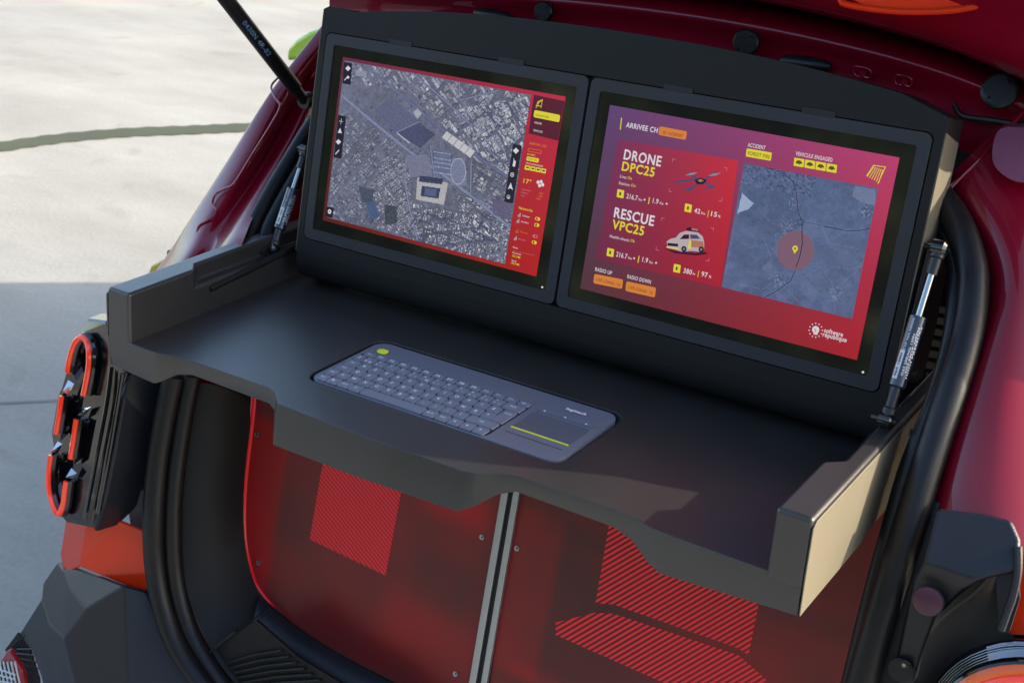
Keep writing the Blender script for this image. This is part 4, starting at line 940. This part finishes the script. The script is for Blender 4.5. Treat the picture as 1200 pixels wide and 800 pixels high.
for u, v in ((1010, 82), (1058, 92)):
    q = MB(); q.tube(smooth_path([ony(u + a, v + b, .425) for a, b in ((-9, -3), (-8, 6), (-2, 8), (0, 4), (3, 8), (9, 9), (10, 1), (0, -3))], 4, closed=True), .0014, 8, closed=True); q.disc(ony(u + 4, v + 3, .43), (0, -1, 0), .0035, .006, 12); q.build('hinge_clip', M['paint'], hd, smooth=True)
q = MB(); q.tube(smooth_path([ony(u, v, .42) for u, v in ((1118, 122), (1128, 136), (1160, 141), (1200, 147), (1240, 152))], 4), .0035, 8); q.build('washer_hose', M['rubber'], hd, smooth=True)
# raised tailgate (its lower lip shows along the top of the view)
tgm = MB(); rows = []
for dv, y in ((-72, .60), (-62, .50), (-56, .42), (-64, .37), (-84, .34), (-120, .32), (-180, .26)):
    rows.append([ony(u, b + dv + 12, y) for u, b in zip(us, base)])
tgm.grid(rows); tg = tgm.build('tailgate', M['paint'], car, sub=2, smooth=True, thick=.004, label='raised dark red tailgate')
q = MB(); q.prism([Vector((-.40, .56, .60)), Vector((.80, .56, .60)), Vector((.78, -.12, 1.26)), Vector((-.38, -.12, 1.26))], (0, .03, .05)); q.build('tailgate_panel', M['trim'], tg, bevel=.01)
q = MB(); q.tube(smooth_path([ony(u, v, .315) for u, v in ((985, 1), (1010, 9), (1060, 14), (1110, 13), (1145, 7), (1156, -4), (1120, -14), (1020, -14))], 4, closed=True), .0035, 8, closed=True); q.build('lip_reflection_rim', M['orange'], tg, smooth=True)  # orange reflection on the tailgate lip, painted as a rim and a patch
q = MB(); P = [ony(u, v, .318) for u, v in ((990, -4), (1015, 6), (1060, 11), (1108, 10), (1142, 4), (1150, -8), (1020, -16))]; q.add(P, [tuple(range(len(P)))]); q.build('lip_reflection', M['orange'], tg, thick=.002)
# tailgate gas strut
p0 = BL(357, 118, .01); p1 = p0 + (ony(250, -20, p0.y - .16) - p0); t_ = (p1 - p0)
q = MB(); q.tube([p0, p0 + t_ * .1, p0 + t_ * .12, p1], [.008, .0085, .011, .011], 18); st = q.build('tailgate_strut', M['strut_black'], car, smooth=True)
view = (CAM - p0).normalized(); tn = t_.normalized(); view = (view - tn * view.dot(tn)).normalized(); sd_ = tn.cross(view)
q = MB(); 
vs, fs = glyphs('0430N 4R-82', .01); x0 = min(v.x for v in vs); x1 = max(v.x for v in vs)
q.add([p0 + t_ * (.72 - .28 * (v.x - x0) / (x1 - x0)) + (view * math.cos((v.y - .3) * .9) + sd_ * math.sin((v.y - .3) * .9)) * .0115 for v in vs], fs); q.build('strut_print', M['label_blue'], st, weld=False)
q = MB(); q.disc(p0 + Vector((0, .01, 0)), (0, -1, 0), .012, .014, 16); q.build('strut_joint', M['strut_black'], st, smooth=True)
# lime mirror and yellow trim beyond the left pillar
q = MB(); c = [ony(u, v, .95) for u, v in ((334, 72), (336, 58), (346, 46), (360, 38), (374, 33), (384, 40), (380, 62), (356, 70))]
q.prism(c, (0, .07, 0)); q.build('side_mirror', M['lime'], car, bevel=.012, seg=4, label='lime green mirror housing on the left side')
q = MB(); q.tube([ony(378, 50, .98), Vector((-.46, 1.0, -.05))], .02, 10); q.build('mirror_arm', M['gloss_black'], car, smooth=True)
q = MB(); q.prism([ony(u, v, .32) for u, v in ((172, 322), (176, 312), (188, 305), (200, 300), (205, 310), (200, 325), (185, 330))], (0, .05, 0)); q.build('arch_trim', M['yellow_paint'], car, bevel=.004)
# boot trim: left wall, floor sill
q = MB()
rowsT = [[(224, 440), (262, 455), (298, 465)], [(216, 500), (255, 510), (291, 520)], [(206, 580), (248, 585), (284, 580)], [(207, 650), (245, 655), (286, 645)], [(224, 715), (262, 708), (300, 692)], [(252, 775), (284, 748), (318, 714)], [(300, 830), (325, 800), (345, 745)]]
q.grid([[B(u, v, -.01), B(*m_, -.04), CB(*e, .004)] for (u, v), m_, e in rowsT]); q.build('boot_side_trim', M['trim'], car, sub=2, smooth=True)
q = MB(); q.grid([[CB(u, v, .002) for u, v in ((300, 690), (320, 712), (360, 744), (420, 778), (500, 817), (560, 850))], [CB(u, v, .028) for u, v in ((300, 712), (314, 730), (352, 762), (412, 798), (490, 840), (550, 870))], [CB(u, v, .034) for u, v in ((292, 730), (306, 745), (345, 780), (402, 818), (480, 860), (540, 900))]]); q.build('boot_sill_step', M['bumper'], car, sub=1, smooth=True, thick=.003)
q = MB(); P = [B(u, v, -.014) for u, v in ((240, 770), (300, 726), (350, 770), (420, 812), (460, 850), (380, 900), (290, 850))]; q.add(P, [tuple(range(len(P)))]); sp = q.build('boot_sill', M['trim'], car, thick=.004)
for k_ in range(9):
    u0, v0 = 268 + k_ * 3.5, 776 + k_ * 6; u1, v1 = 330 + k_ * 9, 762 + k_ * 7
    q = MB(); q.tube([B(u0, v0, -.011), B((u0 + u1) / 2, (v0 + v1) / 2 - 2, -.010), B(u1, v1, -.011)], .0024, 6); q.build('sill_rib', M['trim'], sp, smooth=True)
q = MB(); q.tube([B(240, 768, -.006), B(275, 740, -.012), CB(316, 712, .01)], .0015, 6); q.build('trim_joint', M['black'], car)
# left body side panel behind the lamp
quads('lamp_bay_panel', [(180, 425, -.01), (215, 425, -.005), (190, 500, 0), (180, 600, 0), (182, 680, 0), (160, 672, -.02), (150, 600, -.02), (165, 520, -.02)], [(0, 1, 2, 7), (7, 2, 3, 6), (6, 3, 4, 5)], M['bumper'])
q = MB(); q.disc(B(168, 568, -.012), (0, -1, .2), .007, .006, 16); q.build('grommet', M['rubber'], car, smooth=True)
# left tail lamp: black pod with three red light outlines
ZL = lambda x, y: (40 + x / 3.2, 370 + y / 3.2)
hous = quads('tail_lamp', [(*ZL(345, 200), .03), (*ZL(470, 240), -.01), (*ZL(440, 420), -.012), (*ZL(400, 600), -.01), (*ZL(370, 700), -.01), (*ZL(300, 765), .01), (*ZL(215, 790), .045), (*ZL(245, 690), .055), (*ZL(280, 520), .055), (*ZL(320, 300), .05), (*ZL(270, 180), .06), (*ZL(180, 795), .06), (*ZL(200, 700), .062)],
             [(0, 1, 2, 9), (9, 2, 3, 8), (8, 3, 4, 7), (7, 4, 5, 6)], M['bumper'], bevel=.004, thick=.012, label='left tail lamp with red light outlines on a glossy black lens')
pod = [(195, 10), (270, 20), (300, 160), (345, 215), (320, 300), (280, 520), (245, 690), (215, 795), (150, 780), (118, 775), (60, 700), (45, 620), (50, 520), (70, 500), (62, 440), (85, 300), (100, 270), (118, 205), (125, 170), (145, 80), (165, 60)]
q = MB(); P = [B(*ZL(x, y), .045 if x > 200 else .035) for x, y in pod]; q.prism(P, (0, .03, 0)); q.build('lens', M['gloss_black'], hous, bevel=.004, seg=3)
for pts in ([(290, 190), (272, 330), (236, 520), (190, 760)], [(310, 200), (300, 320), (262, 520), (218, 760)], [(330, 215), (312, 330), (280, 520), (238, 740)]):
    q = MB(); q.tube(smooth_path([B(*ZL(x, y), .058) for x, y in pts], 5), .0032 if pts[0][0] != 310 else .0022, 8); q.build('lens_fin', M['gloss_black'], hous, smooth=True)
for pts in ([(126, 212), (134, 165), (150, 110), (175, 80), (198, 98), (207, 135), (206, 190), (196, 250), (186, 298)], [(105, 300), (96, 370), (84, 442)], [(160, 388), (150, 460), (138, 535)], [(65, 522), (56, 590), (58, 655), (76, 720), (94, 742), (110, 705), (116, 660), (122, 620)]):
    pp = smooth_path([B(*ZL(x, y), .053) for x, y in pts], 5)
    q = MB(); q.tube(pp, .0047, 10); o = q.build('light_tube', M['led'], hous, smooth=True)
    q = MB(); q.tube([p + Vector((.002, .006, 0)) for p in pp], .0068, 10); q.build('tube_surround', M['gloss_black'], hous, smooth=True)
for pts in ([(175, 350), (215, 340), (190, 375), (160, 385)], [(140, 570), (160, 590), (140, 612), (118, 610)], [(128, 240), (150, 255), (130, 295), (106, 300)], [(88, 470), (106, 480), (88, 516), (66, 522)]):
    P = [B(*ZL(x, y), .050) for x, y in pts]; c = sum(P, Vector()) / 4 + Vector((0, -.010, 0)); q = MB(); q.add(P + [c], [(0, 1, 4), (1, 2, 4), (2, 3, 4), (3, 0, 4)]); q.build('chrome_facet', M['chrome'], hous)
# recessed cells inside the outlines
for pts in ([(140, 210), (150, 130), (172, 105), (188, 130), (186, 200), (160, 245)], [(112, 300), (150, 300), (130, 440), (98, 470)], [(168, 395), (210, 390), (180, 540), (148, 560)], [(72, 530), (110, 520), (108, 640), (92, 700), (74, 650)]):
    q = MB(); P = [B(*ZL(x, y), .0475) for x, y in pts]; c = sum(P, Vector()) / len(P) + Vector((0, .02, 0)); n = len(P); q.add(P + [p * .35 + c * .65 for p in P], [(i, (i + 1) % n, (i + 1) % n + n, i + n) for i in range(n)] + [tuple(range(n, 2 * n))]); q.build('lens_cell', M['gloss_black'], hous)
# orange red body below the lamp
ZB = lambda x, y: (x / 4, 600 + y / 4)
quads('body_side', [(*ZB(310, 30), 0.0), (*ZB(405, 60), .02), (*ZB(540, 30), .015), (*ZB(690, 95), .0), (*ZB(690, 385), .005), (*ZB(370, 255), .03), (*ZB(300, 285), .0), (*ZB(283, 200), -.005)], [(0, 1, 5, 6), (0, 6, 7), (1, 2, 5), (2, 3, 4, 5)], M['orange'], label='orange red body corner below the left tail lamp')
# left bumper corner in facets
vb = [(*ZB(290, 268), .0), (*ZB(352, 252), .03), (*ZB(580, 345), .03), (*ZB(408, 450), .055), (*ZB(325, 370), .03), (*ZB(272, 230), -.02), (*ZB(200, 330), -.02), (*ZB(195, 400), -.01), (*ZB(230, 520), .03), (*ZB(300, 590), .06), (*ZB(600, 900), .05), (*ZB(380, 900), .065),
      (*ZB(690, 370), .01), (*ZB(780, 600), .0), (*ZB(960, 900), .0), (*ZB(85, 575), -.03), (*ZB(150, 650), .01), (*ZB(195, 780), .03), (*ZB(215, 900), .04), (*ZB(1200, 1000), -.02), (*ZB(590, 1000), .05)]
bpm = quads('bumper', vb, [(0, 1, 2, 3, 4), (0, 4, 3, 9, 8, 7, 6, 5), (3, 2, 10, 11, 9), (2, 12, 13, 14, 10), (7, 8, 9, 11, 18, 17, 16, 15), (10, 14, 19, 20)], M['bumper'], bevel=.006, thick=.012, flat=(0, 2), label='dark plastic rear bumper corner on the left')
# grille lattice and red reflector
q = MB(); P = [B(*ZB(x, y), -.022) for x, y in ((90, 560), (150, 645), (190, 780), (195, 900), (100, 900), (105, 740), (30, 640))]; q.add(P, [tuple(range(len(P)))]); gr = q.build('bumper_grille', M['black'], bpm, thick=.003)
q = MB()
for k_ in range(9):
    for (xa, ya), (xb, yb) in (((40 + k_ * 9, 645 - k_ * 9), (110 + k_ * 11, 790 + k_ * 6)), ((190 - k_ * 2, 880 - k_ * 30), (60 + k_ * 4 - 10, 800 - k_ * 20))):
        if yb < ya: yb = yb
        q.tube([B(*ZB(xa, ya), -.016), B(*ZB(xb, yb), -.012)], .0016, 6)
q.build('lattice', M['bumper'], gr, smooth=True)
q = MB(); P = [B(*ZB(x, y), -.004) for x, y in ((30, 648), (60, 680), (100, 745), (115, 820), (110, 900), (-40, 900), (-20, 760), (5, 690))]; q.prism(P, (0, .02, 0)); rf = q.build('reflector', M['lens_red'], bpm, bevel=.003, label='red ringed reflector in the bumper')
q = MB(); P = [B(*ZB(x, y), .0) for x, y in ((10, 705), (40, 720), (72, 790), (78, 900), (-40, 900), (-10, 760))]; q.prism(P, (0, .003, 0)); q.build('reflector_core', M['black'], rf)
q = MB()
for k_ in range(6): q.tube([B(*ZB(-20 + k_ * 18, 700), .003), B(*ZB(20 + k_ * 18, 880), .003)], .0016, 6); q.tube([B(*ZB(-20, 730 + k_ * 28), .003), B(*ZB(72, 760 + k_ * 22), .003)], .0016, 6)
q.build('reflector_lattice', M['label'], rf, smooth=True)
# right corner: lamp housing, bumper and lamp
ZR = lambda x, y: (850 + x / 2.5, 480 + y / 2.5); ZS = lambda x, y: (1040 + x / 5, 640 + y / 5)
vr = [(1097, 594, .03), (1150, 600, .05), (1186, 608, .03), (1197, 632, .0), (1194, 668, .02), (1168, 673, .05), (1146, 680, .052), (1080, 659, .045), (1088, 630, .035), (1122, 701, .035), (1070, 676, .03),
      (1098, 722, .02), (1078, 775, .01), (1072, 800, .0), (1040, 830, .0), (1045, 790, .005), (1215, 620, -.03), (1230, 680, -.04), (1186, 740, -.03), (1089, 598, .02)]
bpr = quads('bumper', vr, [(0, 1, 2, 3, 4, 5, 6, 7, 8), (7, 6, 9, 10), (10, 9, 11, 12, 15), (12, 13, 14, 15)], M['bumper'], bevel=.005, thick=.012, flat=(0, 2), label='navy black lamp housing and bumper corner on the right')
q = MB(); q.prism([B(u, v, .006) for u, v in ((1088, 586), (1104, 588), (1092, 640), (1078, 680), (1052, 800), (1030, 860), (990, 860), (1030, 715), (1064, 640))], (0, .01, 0)); q.build('corner_filler', M['rubber'], bpr, bevel=.002)
q = MB(); c = B(*ZS(236, 320), .040); n_ = (CAM - c).normalized(); n_ = Vector((.05, -1, .25)).normalized(); q.tube([c, c + n_ * .002, c + n_ * .0025], [.0145, .0145, .0135], 28); q.build('round_cap', M['magenta'], bpr, smooth=True, label='round magenta cap')
q = MB(); q.tube([c + n_ * -.001, c + n_ * .0012], .0158, 28); q.build('cap_rim', M['black'], bpr, smooth=True)
c = B(*ZS(78, 722), .012); q = MB(); q.tube([c, c + n_ * .001], .0125, 24); q.build('screw_recess', M['black'], bpr, smooth=True)
c = B(*ZS(100, 690), .016); q = MB(); q.disc(c, n_, .0048, .002, 14); q.disc(c + n_ * .002, n_, .0022, .001, 6, mi=1); q.build('screw', [M['strut_black'], M['steel']], bpr, smooth=True)
q = MB()
rowsC = [[(1146, 679), (1120, 700), (1098, 722), (1080, 765), (1072, 810)], [(1160, 674), (1140, 702), (1122, 725), (1098, 765), (1080, 820)], [(1168, 674), (1167, 705), (1160, 735), (1125, 758), (1090, 825)], [(1169, 676), (1170, 706), (1172, 738), (1182, 742), (1200, 745)]]
dC = [.040, .022, .008, .012]
q.grid([[B(u, v, dC[i]) for u, v in r] for i, r in enumerate(rowsC)]); q.build('lamp_shroud', M['shell'], bpr, sub=2, smooth=True)
q = MB(); P = [B(u, v, .02) for u, v in ((1168, 674), (1194, 668), (1196, 700), (1184, 738), (1172, 740))]; q.add(P, [tuple(range(5))]); q.build('shroud_side', M['black'], bpr, thick=.004)
q = MB(); q.tube(smooth_path([B(u, v, .03) for u, v in ((1193, 640), (1193, 668), (1188, 695), (1180, 718), (1173, 738))], 5), .004, 8); q.build('shroud_edge', M['bumper'], bpr, smooth=True)
q = MB(); P = [B(u, v, .0) for u, v in ((1198, 650), (1240, 640), (1240, 745), (1182, 742))]; q.add(P, [(0, 1, 2, 3)]); q.build('body_side', M['orange'], car, thick=.004)
# right tail lamp, top end
q = MB(); ctr = (1195, 835)
arc = lambda ru, rv, d: [B(ctr[0] + ru * math.cos(a), ctr[1] - rv * math.sin(a), d) for a in np.linspace(math.radians(190), math.radians(25), 18)]
q.grid([arc(118, 92, -.005), arc(112, 86, .012), arc(92, 62, .03), arc(60, 30, .03)]); rl = q.build('tail_lamp', M['gloss_black'], car, smooth=True, thick=.004, label='top end of the right tail lamp with an orange lit oval')
q = MB(); q.grid([arc(103, 84, .022)[8:], arc(96, 66, .030)[8:]]); q.build('lens_reflection_band', M['steel'], rl, smooth=True)  # grey blue reflection on the lens, built as a steel band
for k_ in range(5):
    q = MB(); q.tube(arc(106 - k_ * 2.5, 80 - k_ * 3.2, .026)[3:], .0007, 6); q.build('lens_rib', M['steel'], rl, smooth=True)
for ru, rv, r_, m_ in ((85, 52, .0065, 'led_orange'), (70, 40, .0045, 'led'), (92, 58, .004, 'gloss_black')):
    q = MB(); q.tube([p for p in arc(ru, rv, .034)], r_, 10); q.build('light_tube', M[m_], rl, smooth=True)
# window grille between the console and the right seal
q = MB(); P = [ony(u, v, .50) for u, v in ((1060, 300), (1150, 300), (1150, 520), (1060, 520))]; q.add(P, [(0, 1, 2, 3)]); wg = q.build('inner_side_panel', M['trim'], car, thick=.004)
for k_ in range(7):
    v0 = 362 + k_ * 13.5
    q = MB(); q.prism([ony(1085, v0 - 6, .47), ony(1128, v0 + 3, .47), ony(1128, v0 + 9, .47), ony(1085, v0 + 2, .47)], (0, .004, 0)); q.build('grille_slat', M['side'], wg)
# the rest of the body: roof, sides, floor and front, which shade the boot and the ground
q = MB(); q.prism([Vector((-.08, .74, .585)), Vector((-.42, 1.35, .585)), Vector((-.42, 2.75, .585)), Vector((.90, 2.75, .585)), Vector((.90, .74, .585))], (0, 0, .03)); q.build('roof', M['paint'], car, bevel=.01)
LO = [(.14, -.78), (.12, -.3), (.20, -.1), (.235, 0), (.257, .08), (.298, .18), (.331, .304), (.36, .36), (.426, .392), (.477, .411), (.52, .426), (.60, .47), (.72, .585), (2.75, .55), (3.0, -.1), (3.0, -.78)]
for x, s_ in ((-.50, -1), (.90, 1)):
    P = [Vector((x, y, z)) for y, z in LO] if s_ > 0 else [Vector((x, y, z)) for y, z in ((.25, -.78), (.25, -.02), (2.9, -.02), (3.0, -.1), (3.0, -.78))]
    q = MB(); q.prism(P, (.02 * s_, 0, 0)); q.build('body_panel', M['paint'], car, bevel=.004)
q = MB(); q.prism([Vector((.90, y, z)) for y, z in ((.34, .55), (.449, .502), (.496, .484), (.53, .47), (.62, .50), (.72, .60), (.40, .66))], (.03, 0, 0)); q.build('console_shade_block', M['paint'], car)  # added out of view to shade the top of the console side
q = MB(); q.prism([Vector((-.44, 2.45, -.02)), Vector((-.44, 2.55, .58)), Vector((-.44, 2.76, .58)), Vector((-.44, 3.0, -.02))], (.04, 0, 0)); q.build('windscreen_pillar', M['paint'], car, bevel=.004)
q = MB(); q.box((.2, 1.6, -.62), (1.36, 2.6, .04)); q.build('floor_pan', M['trim'], car)
q = MB(); q.box((.2, 1.1, -.15), (1.36, .03, .70)); q.build('seat_back', M['trim'], car)
for x in (-.56, .94):
    for y in (.62, 2.6):
        q = MB(); q.tube([(x - .1, y, GZ + .33), (x + .1, y, GZ + .33)], .33, 32); wh = q.build('wheel', M['rubber'], car, smooth=True, bevel=.02)
